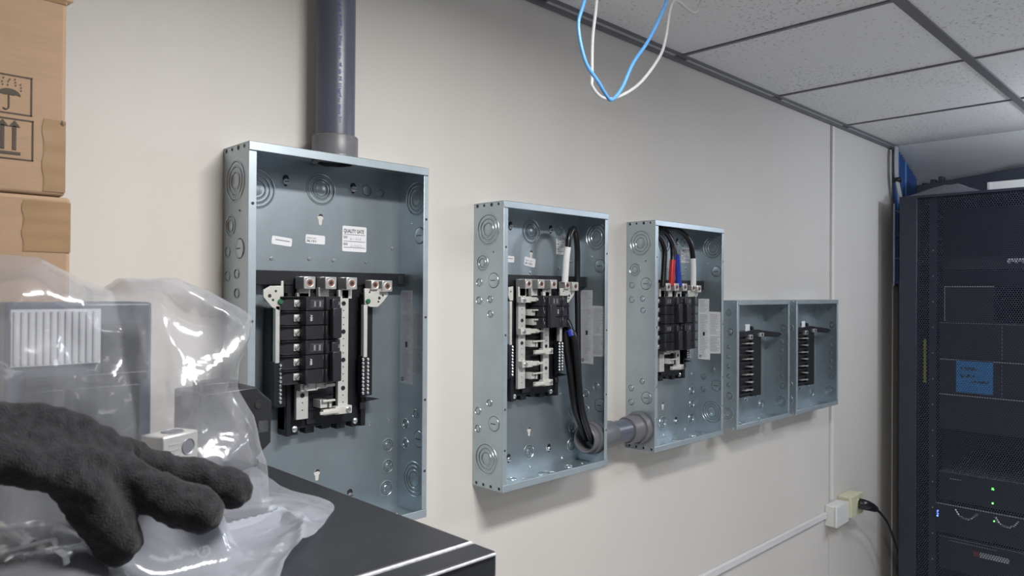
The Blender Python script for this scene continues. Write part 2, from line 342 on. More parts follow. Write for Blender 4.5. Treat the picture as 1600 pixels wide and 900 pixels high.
class Box:
    def __init__(s, label, x0, zb, W, H, D, name='electrical_enclosure', group=None):
        s.W, s.H, s.D = W, H, D; s.x0, s.zb = x0, zb
        s.root = thing(name, label, 'electrical box', (x0, 0, zb), 0, group); t = .0016
        s.t = t
        MB().box(t, W-t, -t-.0008, -.0008, t, H-t, M['galv']).build('back_panel', s.root)
        fl = .0135
        for sgn in (0, 1):
            b = MB(); X0 = 0 if sgn == 0 else W-t
            b.box(X0, X0+t, -D+.0005, -.0008, t, H-t, M['galv'])
            f0, f1 = (0, fl) if sgn == 0 else (W-fl+.002, W)
            b.box(f0, f1, -D, -D+t, .016, H-.0155, M['galv_lip'])
            # return lip
            o = b.build('side_panel', s.root, bevel=.0007)
        for sgn in (0, 1):
            b = MB()
            z0, z1 = (0, t) if sgn == 0 else (H-t, H)
            b.box(0, W, -D-.001, -.0008, z0, z1, M['galv'])
            lz0, lz1 = (0, .0155) if sgn == 0 else (H-.0145, H)
            b.box(0, W, -D-.001, -D+t-.001, lz0, lz1, M['galv_lip'])
            # corner tabs folded onto the sides
            b.build('end_panel', s.root, bevel=.0008)
    def p(s, a, d, y): return (a/1000, -y/1000, s.H-d/1000)
    def left(s, y, d, radii, **k): return knockout(s.root, (0, -y/1000, s.H-d/1000), (-1, 0, 0), [r/1000 for r in radii], **k)
    def right(s, y, d, radii, **k): return knockout(s.root, (s.W-s.t, -y/1000, s.H-d/1000), (-1, 0, 0), [r/1000 for r in radii], **k)
    def back(s, a, d, radii, **k): return knockout(s.root, (a/1000, -.0008-s.t, s.H-d/1000), (0, -1, 0), [r/1000 for r in radii], **k)
    def bottom(s, a, y, radii, **k): return knockout(s.root, (a/1000, -y/1000, s.t), (0, 0, 1), [r/1000 for r in radii], **k)
    def hole(s, c, ax, r, bright=False):
        b = MB(); c = Vector(c); ax = Vector(ax)
        if bright:
            b.lathe(c, ax, [(r, .0001), (r*.8, .0011), (r*.45, .0013), (r*.40, .0004), (.0002, .0004)], M['screw'], 14)
            return b.build('dimple', s.root)
        b.lathe(c, ax, [(r*1.25, .0001), (r*1.1, .0006), (r, .0006), (r, .0003)], M['galv'], 14)
        b.lathe(c, ax, [(r, .0003), (.0002, .0003)], M['hole'], 14)
        return b.build('screw_hole', s.root)
    def keyhole(s, a, d, screw=False):
        x, z = a/1000, s.H-d/1000; y = -.0026
        b = MB(); pts = []
        for k in range(13):
            an = math.radians(-55+290*k/12); pts.append((x+.0062*math.cos(an), z+.0062*math.sin(an)))
        pts += [(x-.0032, z-.013), (x, z-.0148), (x+.0032, z-.013)]
        b.prism(pts, 'y', y-.0002, y+.0002, M['hole'] if screw else M['wall'])
        b.prism([(x-.0058, z+.002), (x-.001, z+.0065), (x+.004, z+.0055), (x+.006, z+.001), (x+.002, z+.003)], 'y', y-.0004, y, M['hole'])
        b.build('keyhole', s.root)
        if screw:
            q = MB().lathe((x, y, z-.006), (0, -1, 0), [(.0058, 0), (.0058, .003), (.0045, .0046), (.0003, .005)], M['screw'], 14)
            q.box(x-.004, x+.004, y-.0054, y-.0045, z-.0067, z-.0053, M['hole']); q.build('mounting_screw', s.root)
    def sticker(s, a0, a1, d0, d1, rot=0, kind=None):
        ca, cd = (a0+a1)/2, (d0+d1)/2; w, h = (a1-a0)/1000, (d1-d0)/1000
        b = MB(); b.prism(rrect(-w/2, w/2, -h/2, h/2, .0028), 'y', -.0003, 0, M['sticker'])
        X = (1, 0, 0); Z = (0, 0, 1); y = -.0004
        if kind == 'gate':
            b.text('QUALITY GATE', (-w*.45, y, h*.24), X, Z, h*.20, M['ink'], squeeze=.665, bold=.02)
            for zz in (.17, -.10, -.34): b.box(-w*.44, w*.44, y-.0001, y, h*zz-.0004, h*zz+.0004, M['ink'])
            b.text('QG1', (-w*.46, y, h*.02), X, Z, h*.12, M['ink'], squeeze=.78, bold=.02)
            b.text('QG2', (-w*.46, y, h*-.25), X, Z, h*.12, M['ink'], squeeze=.78, bold=.02)
            b.text('8 1 1 0 1 0', (-w*.18, y, h*-.05), X, Z, h*.13, M['greyink'], squeeze=.85)
            b.text('2 1 2 4 2 3', (-w*.16, y, h*-.31), X, Z, h*.13, M['greyink'], squeeze=.85)
        elif kind == 'sal':
            b.text('ASSEMBLED  IN  MEXICO', (-w*.44, y, h*.06), X, Z, h*.17, M['ink'], squeeze=.62)
            b.text('SAL 3 35 0', (-w*.44, y, -h*.32), X, Z, h*.33, M['ink'], squeeze=.80, bold=.02)
        elif kind == 'line':
            b.box(-w*.33, w*.38, y-.0001, y, h*.03, h*.14, M['greyink'])
        o = b.build('sticker', s.root, loc=(ca/1000, -.0026, s.H-cd/1000), recalc=False); o.rotation_euler = (0, math.radians(rot), 0)
        o['label'] = 'white printed sticker'
        return o
    def side_label(s, off=0, material='sticker2'):
        b = MB(); X = s.W-s.t
        P = [(11, 191), (48, 191), (48, 230), (89, 231), (89, 357), (52, 359), (52, 379), (11, 378)]
        b.prism([(-y/1000, s.H-(d+off)/1000) for y, d in P], 'x', X-.0004, X, M[material])
        rnd = random.Random(5)
        for y0, y1, d0, d1, st in ((14, 45, 240, 372, 2.6), (52, 86, 238, 300, 3.0), (52, 86, 306, 352, 2.4), (15, 45, 196, 232, 3.2)):
            d = d0
            while d < d1:
                L = rnd.uniform(.55, 1.0)
                b.box(X-.0006, X-.00045, -(y0+(y1-y0)*L)/1000, -y0/1000, s.H-(d+off+.7)/1000, s.H-(d+off)/1000, M['greyink']); d += st
        b.box(X-.0007, X-.0004, -.034, -.027, s.H-(305+off)/1000, s.H-(294+off)/1000, M['ink'])
        b.lathe((X-.0004, -.018, s.H-(370+off)/1000), (-1, 0, 0), [(.0042, .0001), (.0042, .0003), (.0024, .0003)], M['ink'], 16)
        o = b.build('rating_label', s.root, recalc=False); o['label'] = 'pale stepped rating label'
    def common_knockouts(s, lower=True, lower_left=True, right_upper=True, bigback=0):
        H = s.H*1000
        s.left(47, 60, (34, 25, 16)); s.left(29, 133, (18, 11)); s.left(19, 176, (9,)); s.left(66, 172, (16,), slot=True)
        s.left(19, 216, (9,)); s.left(55, 213, (8,)); s.left(56, 245, (8,)); s.hole((0, -.065, s.H-.110), (-1, 0, 0), .002)
        for y in (12, 34, 58, 80): s.hole((0, -y/1000, s.H-.0065), (-1, 0, 0), .003 if y in (34, 80) else .004)
        if lower_left:
            s.left(55, H-189, (8,)); s.left(18, H-167, (9,)); s.left(18, H-128, (9,)); s.left(70, H-145, (16,), slot=True)
            if lower_left != 'pipe': s.left(46, H-65, (34, 25, 16))
        for y in (14, 37, 61, 87): s.hole((0, -y/1000, .0075), (-1, 0, 0), .0035)
        s.right(60, 56, (33, 25, 17)); s.right(72, 130, (16,), slot=True); s.hole((s.W-s.t, -.045, s.H-.105), (-1, 0, 0), .002, True)
        s.right(29, H-172, (10, 6)); s.right(62, H-195, (9,)); s.right(74, H-148, (16,), slot=True); s.right(29, H-133, (10, 6))
        if lower != 'pipe': s.right(58, H-66, (34, 26, 18))
        for d in (100, 290, 450, H-90):
            if d < H-30:
                s.hole((.007, -s.D, s.H-d/1000), (0, -1, 0), .0024); s.hole((s.W-.0055, -s.D, s.H-d/1000), (0, -1, 0), .0024)
        for a, y in ((95, 30), (190, 52), (280, 40)): s.bottom(a, y, (22, 15) if a == 190 else (11,))
        for a in (120, 330): s.hole((a/1000, -.045, s.t), (0, 0, 1), .004, True)

# interior: origin of the drawing numbers is the panel top-left, ox/od shift the whole assembly
def interior(bx, ox, od, bar_right, fingers, bars_from, left_plate=True, bar_left=22):
    P = bx.p
    base = MB()
    def bb(a0, a1, d0, d1, y0, y1, m): base.box(a0/1000, a1/1000, -y1/1000, -y0/1000, bx.H-d1/1000, bx.H-d0/1000, m)
    A, Dd = ox, od
    bb(bar_left, bar_right, Dd+157, Dd+182, 12, 30, M['blackplastic'])
    bb(A+62, bar_right-60, Dd+182, Dd+196, 8, 27, M['blackplastic'])
    bb(bar_right-18, bar_right-4, Dd+160, Dd+178, 30, 31.2, M['breaker'])
    bb(A+84, A+246, Dd+182, Dd+438, 4, 28, M['blackplastic'])
    bb(A+84, A+92, Dd+196, Dd+448, 4, 36, M['blackplastic']); bb(A+236, A+246, Dd+196, Dd+448, 4, 36, M['blackplastic'])
    for k in range(5): bb(A+93+k*32, A+111+k*32, Dd+436, Dd+(449 if k != 2 else 445), 6, 27, M['blackplastic'])
    bb(A+124, A+178, Dd+196, Dd+432, 28, 33, M['breaker'])
    for k in range(9): bb(A+126, A+176, Dd+200+k*25.4, Dd+203+k*25.4, 33, 38, M['blackplastic'])
    for k in range(10): bb(A+232, A+244, Dd+206+k*22, Dd+218+k*22, 36, 40, M['breaker'])
    # neutral bar troughs left and right
    bb(A+56, A+84, Dd+222, Dd+396, 4, 34, M['blackplastic']); bb(A+246, A+262, Dd+222, Dd+392, 4, 34, M['blackplastic'])
    base.prism([((A+244)/1000, bx.H-(Dd+392)/1000), ((A+276)/1000, bx.H-(Dd+400)/1000), ((A+244)/1000, bx.H-(Dd+402)/1000)], 'y', -.04, -.006, M['blackplastic'])
    B = base.build('load_center_base', bx.root, bevel=.001, seg=1)
    def sub(name, boxes, m, bev=.0006):
        q = MB()
        for a0, a1, d0, d1, y0, y1 in boxes: q.box(a0/1000, a1/1000, -y1/1000, -y0/1000, bx.H-d1/1000, bx.H-d0/1000, m)
        return q, B, name, bev
    # line lugs with their tabs
    lugm = None
    def lug(a0, a1, d0, d1, depth=(34, 66)):
        q = MB(); ca, cd = (a0+a1)/2000, bx.H-(d0+d1)/2000
        q.box(a0/1000, a1/1000, -depth[1]/1000, -depth[0]/1000, bx.H-d1/1000, bx.H-d0/1000, M['alu'])
        o = q.build('terminal_lug', B, bevel=.0012)
        r = MB(); y = -depth[1]/1000
        r.lathe((ca, y, cd), (0, -1, 0), [(.0082, .0002), (.0072, .0009), (.0062, .0003), (.006, .0003)], M['tin'], 20)
        r.lathe((ca, y, cd), (0, -1, 0), [(.0062, .0004), (.0034, .0003)], M['copper'], 20); r.lathe((ca, y, cd), (0, -1, 0), [(.0034, .0006), (.0002, .0006)], M['hole'], 16)
        r.build('lug_socket', B)
    for a in (99, 141, 184):
        lug(A+a, A+a+22.5, Dd+167, Dd+189)
    lug(A+240, A+257, Dd+171, Dd+189, (40, 62)); lug(A+262, A+285, Dd+171.5, Dd+193, (40, 66))
    for a in (101, 139, 187):
        q = MB(); q.box((A+a)/1000, (A+a+21)/1000, -.046, -.036, bx.H-(Dd+206)/1000, bx.H-(Dd+186)/1000, M['tin']); q.build('lug_tab', B, bevel=.0006)
    # bus bars
    for a0, a1, d0, d1 in ((97, 120, bars_from[0], 419), (180, 201, bars_from[1], 418)):
        q = MB(); q.box((A+a0)/1000, (A+a1)/1000, -.046, -.038, bx.H-(Dd+d1)/1000, bx.H-(Dd+d0)/1000, M['tin'])
        q.build('bus_bar', B, bevel=.0006)
        q = MB(); d = d0+12; k = 0
        while d < d1-4:
            r = .0036 if k % 4 == 1 else .0013
            q.lathe(((A+(a0+a1)/2)/1000, -.0461, bx.H-(Dd+d)/1000), (0, -1, 0), [(r, .0001), (.0002, .0001)], M['hole'], 12)
            if k % 4 == 1: q.lathe(((A+(a0+a1)/2)/1000, -.0462, bx.H-(Dd+d)/1000), (0, -1, 0), [(.0044, .0001), (.0036, .0016), (.0024, .0016)], M['breaker'], 12)
            d += 13; k += 1
        q.build('bus_bar_holes', B)
    # stab fingers
    for a0, a1, d, root in fingers:
        q = MB(); z = bx.H-(Dd+d)/1000
        if root == 'L':
            q.box((A+a0)/1000, (A+a0+34)/1000, -.060, -.046, z-.007, z+.007, M['cream']); q.box((A+a0+30)/1000, (A+a1-14)/1000, -.062, -.052, z-.0045, z+.0055, M['cream']); q.box((A+a0+46)/1000, (A+a1)/1000, -.066, -.062, z-.002, z+.003, M['cream'])
            q.lathe(((A+a0+10)/1000, -.060, z), (0, -1, 0), [(.0055, 0), (.005, .003), (.0003, .0036)], M['screw'], 12)
        elif root == 'R':
            q.box((A+a1-34)/1000, (A+a1)/1000, -.060, -.046, z-.007, z+.007, M['cream']); q.box((A+a0+8)/1000, (A+a1-26)/1000, -.062, -.052, z-.0055, z+.0045, M['cream']); q.box((A+a0)/1000, (A+a1-30)/1000, -.066, -.062, z-.003, z+.002, M['cream'])
            q.lathe(((A+a1-8)/1000, -.060, z), (0, -1, 0), [(.0055, 0), (.005, .003), (.0003, .0036)], M['screw'], 12)
        else:
            q.box((A+a0)/1000, (A+a0+14)/1000, -.060, -.034, z-.011, z+.0035, M['tin']); q.box((A+a0+2)/1000, (A+a1)/1000, -.066, -.060, z, z+.0035, M['cream']); q.box((A+a0+18)/1000, (A+a0+23)/1000, -.060, -.036, z-.012, z, M['tin'])
        q.build('stab_finger', B, bevel=.0005)
    # neutral plates, bars and their screws
    scr = None
    for side in ('L', 'R'):
        if side == 'L' and not left_plate: pts = [(56, 186), (70, 184), (70, 216), (60, 216), (54, 204)]
        elif side == 'L': pts = [(30, 191), (43, 184), (62, 184), (62, 176), (66, 175), (67, 215), (60, 227), (45, 220), (30, 203)]
        else: pts = [(229, 187), (282, 188), (283, 198), (272, 211), (259, 222), (243, 222), (230, 217)]
        q = MB(); q.prism([((A+a)/1000, bx.H-(Dd+d)/1000) for a, d in pts], 'y', -.056, -.052, M['cream'])
        hp = {'L': [(52, 193, .0022), (41, 201, .0032), (47, 208, .0022)], 'R': [(240, 194, .0018), (262, 205, .003), (270, 200, .002), (260, 212, .002)]}[side]
        if side == 'L' and not left_plate: hp = [(62, 196, .002)]
        for a, d, r in hp: q.lathe(((A+a)/1000, -.0561, bx.H-(Dd+d)/1000), (0, -1, 0), [(r, .0002), (.0002, .0002)], M['hole'], 12)
        q.build('neutral_plate', B, bevel=.0005)
        ga = 60 if side == 'L' else 236
        if left_plate or side == 'R':
            q = MB().lathe(((A+ga)/1000, -.056, bx.H-(Dd+211)/1000), (0, -1, 0), [(.0048, 0), (.0048, .003), (.0036, .0042), (.0003, .0042)], M['green'], 14)
            q.build('bonding_screw', B)
        a0, a1 = (52, 60) if side == 'L' else (228, 236)
        if side == 'L' and not left_plate: a0, a1 = 60, 67
        q = MB(); q.box((A+a0)/1000, (A+a1)/1000, -.056, -.046, bx.H-(Dd+316)/1000, bx.H-(Dd+218)/1000, M['tin'])
        q.box((A+a0-2)/1000, (A+a1+4)/1000, -.055, -.040, bx.H-(Dd+388)/1000, bx.H-(Dd+314)/1000, M['blackplastic'])
        N = q.build('neutral_bar', B, bevel=.0008)
        for k in range(10):
            for col_ in ((1,) if side == 'L' else (0, 1)):
                loc = ((A+(a0-1 if col_ == 0 else a1+1.5))/1000, -.055, bx.H-(Dd+320+k*7.0)/1000)
                if scr is None:
                    scr = MB().lathe((0, 0, 0), (0, -1, 0), [(.0030, 0), (.0028, .0024), (.0016, .0034), (.0003, .0030)], M['screw'], 10).build('terminal_screw', B, loc=loc)
                else: share(scr, B, loc)
    for a in (103, 228):
        o = MB().lathe(((A+a)/1000, -.027, bx.H-(Dd+438)/1000), (0, -1, 0), [(.006, 0), (.0055, .003), (.003, .0042), (.0003, .0036)], M['screw'], 14); o.build('mounting_screw', B)
    return B

def big_back(bx, top_left=True):
    H = bx.H*1000
    if top_left: bx.back(57, 62, (34, 26, 18))
    bx.back(183, 50, (29, 20, 15)); bx.keyhole(112, 38, True); bx.keyhole(252, 37, True); bx.back(283, 42, (12,)); bx.back(316, 44, (8,))
    bx.keyhole(182, 103)
    bx.keyhole(179, H-99.5); bx.keyhole(111, H-46, True); bx.keyhole(250, H-50, True); bx.back(179, H-47, (17, 10))
    bx.back(337, H-128, (13, 8)); bx.back(338, H-86, (13, 8)); bx.back(335, H-42, (15, 10))
    for a, d in ((301, H-13), (184, H-11), (293, H-176), (338, H-180)): bx.hole((a/1000, -.0025, bx.H-d/1000), (0, -1, 0), .004, True)

def breaker(label, W=.107, mirror=False, logo=True, group=None):
    """three pole breaker, origin at its back lower left corner"""
    t = thing('circuit_breaker', label, 'circuit breaker', group=group)
    P = .0254; X = (lambda x: W-x) if mirror else (lambda x: x)
    k = W/.107
    prof = [(0, 0), (0, .026), (.012, .030), (.034, .030), (.034, .040), (.037, .050), (.041, .050), (.043, .0445), (.074, .0445), (.076, .050), (.104, .050), (.107, .044), (.107, 0)]
    b = MB()
    for i in range(3):
        pts = [(X(x*k), -y) for x, y in prof]
        b.prism(pts, 'z', i*P+.0006, (i+1)*P-.0006, M['breaker'])
    for i in range(3):  # terminal channels
        z = (i+.5)*P
        for s in (-1, 1): b.box(min(X(.002), X(.033*k)), max(X(.002), X(.033*k)), -.036, -.028, z+s*.0112-.001, z+s*.0112+.001, M['breaker'])
    b.build('body', t, bevel=.0008, seg=1)
    h = MB(); x0, x1 = sorted((X(.080*k), X(.098*k)))
    h.box(x0+.003, x1-.003, -.058, -.048, .004, .072, M['breaker']); h.box(x0, x1, -.066, -.054, .003, .056, M['breaker'])
    h.build('handle', t, bevel=.0018)
    for i in range(3):
        z = (i+.5)*P; q = MB(); cx = X(.029*k)
        q.box(cx-.0052, cx+.0052, -.0325, -.0295, z-.006, z+.006, M['cream'])
        q.lathe((cx+.0006, -.0325, z), (0, -1, 0), [(.0048, 0), (.0046, .002), (.0003, .0024)], M['alu'], 14)
        q.add([(cx-.003, -.0351, z-.0026), (cx-.002, -.0351, z-.0034), (cx+.0042, -.0351, z+.0026), (cx+.0032, -.0351, z+.0034)], [(0, 1, 2, 3)], M['hole'])
        q.build('terminal', t, bevel=.0005)
    l = MB(); x0, x1 = sorted((X(.048*k), X(.073*k)))
    l.box(x0, x1, -.0449, -.0444, 2*P+.005, 2*P+.019, M['breakerlabel'])
    for q in range(4): l.box(x0+.002+q*.005, x0+.005+q*.005, -.0451, -.0449, 2*P+.007, 2*P+.0165, M['greyink'] if q % 2 else M['ink'])
    l.build('rating_label', t)
    if logo:
        tx = min(X(.0475*k), X(.0535*k))
        MB().text('ABB', (tx+.0005, -.0446, P+.0185), (0, 0, -1), (1, 0, 0), .0062, M['sticker']).build('printed_mark', t, recalc=False)
        for i in range(3):
            if i != 1: pass
    m = MB()
    for i in range(3):
        mx = X(.1015*k); m.box(mx-.0009, mx+.0009, -.0503, -.0500, (i+.5)*P-.003, (i+.5)*P+.003, M['greyink'])
    m.build('pole_marks', t)
    return t

# ---- big left panel
P1 = Box('largest grey steel breaker panel, leftmost, with a grey conduit rising from its top', 0.517, 1.212, .363, .678, .0965)
P1.common_knockouts(lower_left=True); big_back(P1)
P1.side_label(47, 'sticker2')
P1.sticker(86, 125, 144, 159, 5.5, 'line'); P1.sticker(152, 192, 136.5, 153, 2, 'sal'); P1.sticker(229, 283, 115, 164, 0.5, 'gate')
for a, d in ((86, 183), (160, 181), (210, 182), (283, 182), (344, 153)): P1.hole((a/1000, -.0025, P1.H-d/1000), (0, -1, 0), .004, True)
interior(P1, 16, 48, 357, [(97, 162, 361, 'L'), (136, 163, 390, 'C'), (133, 201, 409, 'R'), (175, 200, 262, 'N')][:3], (196, 190))
# ---- second panel
P2 = Box('tall grey steel breaker panel second from left, half-filled with one breaker and black cables', 1.084, 1.219, .362, .628, .0965)
P2.common_knockouts(lower='pipe'); big_back(P2, False); P2.side_label(0)
P2.sticker(86, 125, 112, 127, 2, 'line'); P2.sticker(159, 197, 114, 135, 8, 'sal'); P2.sticker(273, 326, 55, 102, 0, 'gate')
for a, d in ((86, 136), (180, 150), (283, 136), (330, 118)): P2.hole((a/1000, -.0025, P2.H-d/1000), (0, -1, 0), .004, True)
FIN = [(91, 158, 214, 'L'), (124, 162, 240, 'C'), (130, 164, 262, 'C'), (91, 164, 287, 'L'), (124, 166, 312, 'C'), (132, 200, 336, 'R'), (97, 165, 362, 'L'), (124, 166, 386, 'C'), (132, 200, 410, 'R')]
interior(P2, 0, 0, 373, FIN, (185, 196), left_plate=False)
# ---- third panel
P3 = Box('tall grey steel breaker panel third from left, filled with two columns of breakers', 1.652, 1.220, .362, .627, .0965)
P3.common_knockouts(lower_left='pipe'); big_back(P3, False); P3.side_label(23, 'sticker')
P3.sticker(273, 318, 57, 104, 0, 'gate'); P3.sticker(180, 206, 114, 131, 3, 'sal')
for a, d in ((300, 120), (330, 118), (283, 140)): P3.hole((a/1000, -.0025, P3.H-d/1000), (0, -1, 0), .004, True)
interior(P3, 0, 2, 395, FIN, (185, 196), left_plate=False)
P3W = P3
# ---- two small panels
def small_panel(label, x0):
    bx = Box(label, x0, 1.220, .372, .408, .0895, name='small_electrical_enclosure')
    for side in (bx.left, bx.right):
        side(60, 38, (12, 7)); side(65, 99, (13, 9))
        for d in (147, 178, 209, 240, 268): side(60, d, (6.5,))
        side(63, 302, (13, 9)); side(57, 358, (20, 13))
    bx.hole((0, -.078, bx.H-.006), (-1, 0, 0), .003, True); bx.hole((0, -.078, .006), (-1, 0, 0), .003, True)
    for a, d, r in ((335, 369, (17, 11)), (300, 330, (12, 8)), (318, 60, (8,)), (205, 368, (8,))): bx.back(a, d, r)
    bx.bottom(120, 45, (17, 11)); bx.bottom(250, 45, (17, 11))
    for d in (60, 200, 350):
        bx.hole((bx.W-.005, -bx.D, bx.H-d/1000), (0, -1, 0), .0018)
    b = MB()
    def bb(a0, a1, d0, d1, y0, y1, m=M['blackplastic']): b.box(a0/1000, a1/1000, -y1/1000, -y0/1000, bx.H-d1/1000, bx.H-d0/1000, m)
    bb(60, 212, 104, 318, 3, 54); bb(150, 212, 100, 318, 40, 64); bb(60, 172, 104, 116, 50, 62)
    b.prism([(.060, bx.H-.104), (.175, bx.H-.098), (.345, bx.H-.113), (.362, bx.H-.119), (.340, bx.H-.129), (.20, bx.H-.122), (.060, bx.H-.118)], 'y', -.066, -.050, M['blackplastic'])
    for k in range(8): bb(60, 150, 125.5+k*25.4, 133+k*25.4, 52, 66)
    bb(196, 222, 196, 320, 3, 44)
    B = b.build('load_center_base', bx.root, bevel=.001, seg=1)
    for k in range(7):
        q = MB(); z = bx.H-(142+25.4*k)/1000
        L0, L1 = (96, 150) if k % 2 == 0 else (118, 150)
        q.box(L0/1000, L1/1000, -.070, -.050, z-.0009, z+.0009, M['tin']); q.box(.128, .136, -.073, -.050, z-.0028, z+.0028, M['alu'])
        q.build('stab_finger', B, bevel=.0005)
    for a0, a1, d0, d1 in ((116, 136, 113, 128), (186, 214, 109, 122)):
        q = MB(); q.box(a0/1000, a1/1000, -.073, -.055, bx.H-d1/1000, bx.H-d0/1000, M['alu'])
        q.lathe(((a0+a1)/2000, -.0731, bx.H-(d0+d1)/2000), (0, -1, 0), [(.005, .0002), (.0003, .0002)], M['hole'], 14)
        q.build('terminal_lug', B, bevel=.001)
    MB().lathe((.150, -.06, bx.H-.092), (0, -1, 0), [(.006, -.02), (.006, .006), (.0003, .008)], M['breaker'], 12).build('post', B)
    MB().box(.111, .139, -.060, -.058, bx.H-.102, bx.H-.079, M['sticker']).build('white_tag', B)
    scr = None
    for k in range(12):
        for c_ in (0,):
            loc = (.226, -.040, bx.H-(205+k*8)/1000)
            if scr is None: scr = MB().box(-.004, .006, 0, .036, -.004, .004, M['breaker']).lathe((0, 0, 0), (0, -1, 0), [(.0032, 0), (.003, .002), (.0016, .003), (.0003, .0026)], M['screw'], 10).build('terminal_screw', B, loc=loc)
            else: share(scr, B, loc)
    for a, d in ((88, 350), (226, 345)):
        MB().lathe((a/1000, -.0024, bx.H-d/1000), (0, -1, 0), [(.007, 0), (.006, .004), (.0003, .005)], M['screw'], 14).build('mounting_screw', bx.root)
    return bx
P4 = small_panel('small grey steel breaker panel right beside the third tall panel', 2.111)
P5r = copy_tree(P4.root); P5r.location = (2.536, 0, 1.220)
P5r['label'] = 'rightmost small grey steel breaker panel, nearest the wall seam and outlets'

# ---- breakers
def put_breaker(bx, b, a, d_bottom, y=30):
    b.location = (bx.x0+a/1000, -y/1000, bx.zb+bx.H-d_bottom/1000)
b1 = breaker('upper black three-pole breaker of the pair in the largest left panel', group='black three-pole breakers'); put_breaker(P1, b1, 75, 325.5)
b2 = copy_tree(b1); b2['label'] = 'lower black three-pole breaker of the pair in the largest left panel'; put_breaker(P1, b2, 75, 402)
b3 = breaker('only black three-pole breaker in the second panel from left', W=.113, mirror=True, group='black three-pole breakers'); put_breaker(P2, b3, 142, 280.5)
bl = breaker('upper left of four black breakers in the third panel', W=.110, logo=False, group='black three-pole breakers'); put_breaker(P3, bl, 36, 283)
br = breaker('upper right of four black breakers in the third panel', W=.119, mirror=True, logo=False, group='black three-pole breakers'); put_breaker(P3, br, 150, 283)
for src, a, nm in ((bl, 36, 'left'), (br, 150, 'right')):
    c = copy_tree(src); c['label'] = 'lower %s of four black breakers in the third panel' % nm; put_breaker(P3, c, a, 360)

# ---- conduits
t = thing('vertical_conduit', 'dark grey plastic conduit pipe running up from the top of the largest panel', 'pipe', (.7005, -.050, P1.zb+P1.H))
MB().cyl((0, 0, .004), (0, 0, CEIL-P1.zb-P1.H-.001), .0353, M['pvc'], 40).build('pipe', t)
MB().lathe((0, 0, 0), (0, 0, 1), [(.034, .0005), (.0425, .0005), (.0425, .004), (.0412, .006), (.0412, .038), (.0400, .0395), (.0353, .0395)], M['pvc_light'], 40).build('coupling', t)['label'] = 'lighter grey coupling'
MB().lathe((0, 0, 0), (0, 0, -1), [(.033, .0018), (.043, .0018), (.043, .0075), (.036, .009), (.033, .009)], M['pvc_light'], 8).build('locknut', t)
q = MB()
rnd = random.Random(2)
th = math.atan2(-1, -.35)
z = .06
while z < .30:
    hgt = rnd.uniform(.004, .009); a = th+rnd.uniform(-.04, .04)
    for dz in (0, .45, .9):
        x, y = .0355*math.cos(a), .0355*math.sin(a); tx, ty = -math.sin(a), math.cos(a); w_ = rnd.uniform(.0015, .0035)
        q.add([(x-tx*w_, y-ty*w_, z+dz*hgt), (x+tx*w_, y+ty*w_, z+dz*hgt), (x+tx*w_*.6, y+ty*w_*.6, z+dz*hgt+.0022), (x-tx*w_*.6, y-ty*w_*.6, z+dz*hgt+.0022)], [(0, 1, 2, 3)], M['blueink'])
    z += hgt+rnd.uniform(.001, .008)
q.build('printed_marking', t, recalc=False)
t = thing('conduit_nipple', 'short horizontal grey conduit joining the second and third panels near the bottom', 'pipe', (1.446, -.052, 1.283))
L_ = 1.652-1.446
MB().lathe((0, 0, 0), (1, 0, 0), [(.0275, -.002), (.0300, -.002), (.0300, L_-.055), (.0275, L_-.055), (.0275, -.002)], M['pvc'], 36).build('pipe', t)
MB().lathe((0, 0, 0), (1, 0, 0), [(.030, .001), (.0345, .001), (.0345, .07), (.0325, .073), (.030, .073)], M['pvc_light'], 36).build('coupling', t)['label'] = 'lighter grey coupling'
q = MB().lathe((0, 0, 0), (1, 0, 0), [(.030, L_-.068), (.034, L_-.068), (.0365, L_-.062), (.0365, L_-.026), (.030, L_-.026)], M['pvc_light'], 36)
q.build('adapter', t)
q = MB().lathe((0, 0, 0), (1, 0, 0), [(.030, L_-.026), (.043, L_-.026), (.0445, L_-.022), (.0445, L_-.006), (.042, L_-.002), (.030, L_-.002)], M['pvc_light'], 10)
q.build('hex_nut', t, bevel=.001)
q = MB().lathe((0, 0, 0), (1, 0, 0), [(.0275, -.002), (.0295, -.034), (.033, -.036), (.036, -.033), (.036, -.018), (.0405, -.017), (.041, -.004), (.033, -.0025)], M['pvc_light'], 28)
q.build('bushing', t)

# ---- power cables in the panels
def cable(label, pts, r, tape=None, bx=None, name='power_cable', tape_label=None, group='black power cables in the panels'):
    """pts in (mm from left, mm down, mm off wall) of the panel; tape: (points, material)"""
    t = thing(name, label, 'cable', (bx.x0, 0, bx.zb), group=group)
    W3 = lambda P: [bx.p(*p) for p in P]
    MB().tube(W3(pts), r, M['cable'], 12).build('conductor', t)
    if tape:
        o = MB().tube(W3(tape[0]), r*1.12, tape[1], 12).build('tape', t); o['label'] = tape_label
    return t
PIPE_D = P2.H*1000-(1.283-P2.zb)*1000
lab = ['black cable in the second panel looping over the top into the white-taped terminal', 'black cable in the second panel nearest the right wall of the bundle', 'black cable in the second panel at the middle of the bundle', 'black cable in the second panel at the left edge of the bundle']
cable(lab[0], [(395, PIPE_D+8, 54), (352, PIPE_D+2, 56), (325, PIPE_D-40, 58), (303, 470, 60), (293, 380, 60), (300, 280, 52), (306, 170, 44), (305, 90, 44), (290, 48, 50), (268, 42, 60), (251, 62, 64), (246, 90, 64)], .0073,
      ([(246, 88, 64), (243, 120, 62), (245, 172, 56)], M['whitetape']), P2, tape_label='white tape sleeve')
cable(lab[1], [(395, PIPE_D-12, 46), (352, PIPE_D-12, 48), (322, PIPE_D-52, 44), (298, 470, 44), (288, 380, 44), (283, 300, 46), (262, 258, 44), (252, 242, 46)], .0080, None, P2)
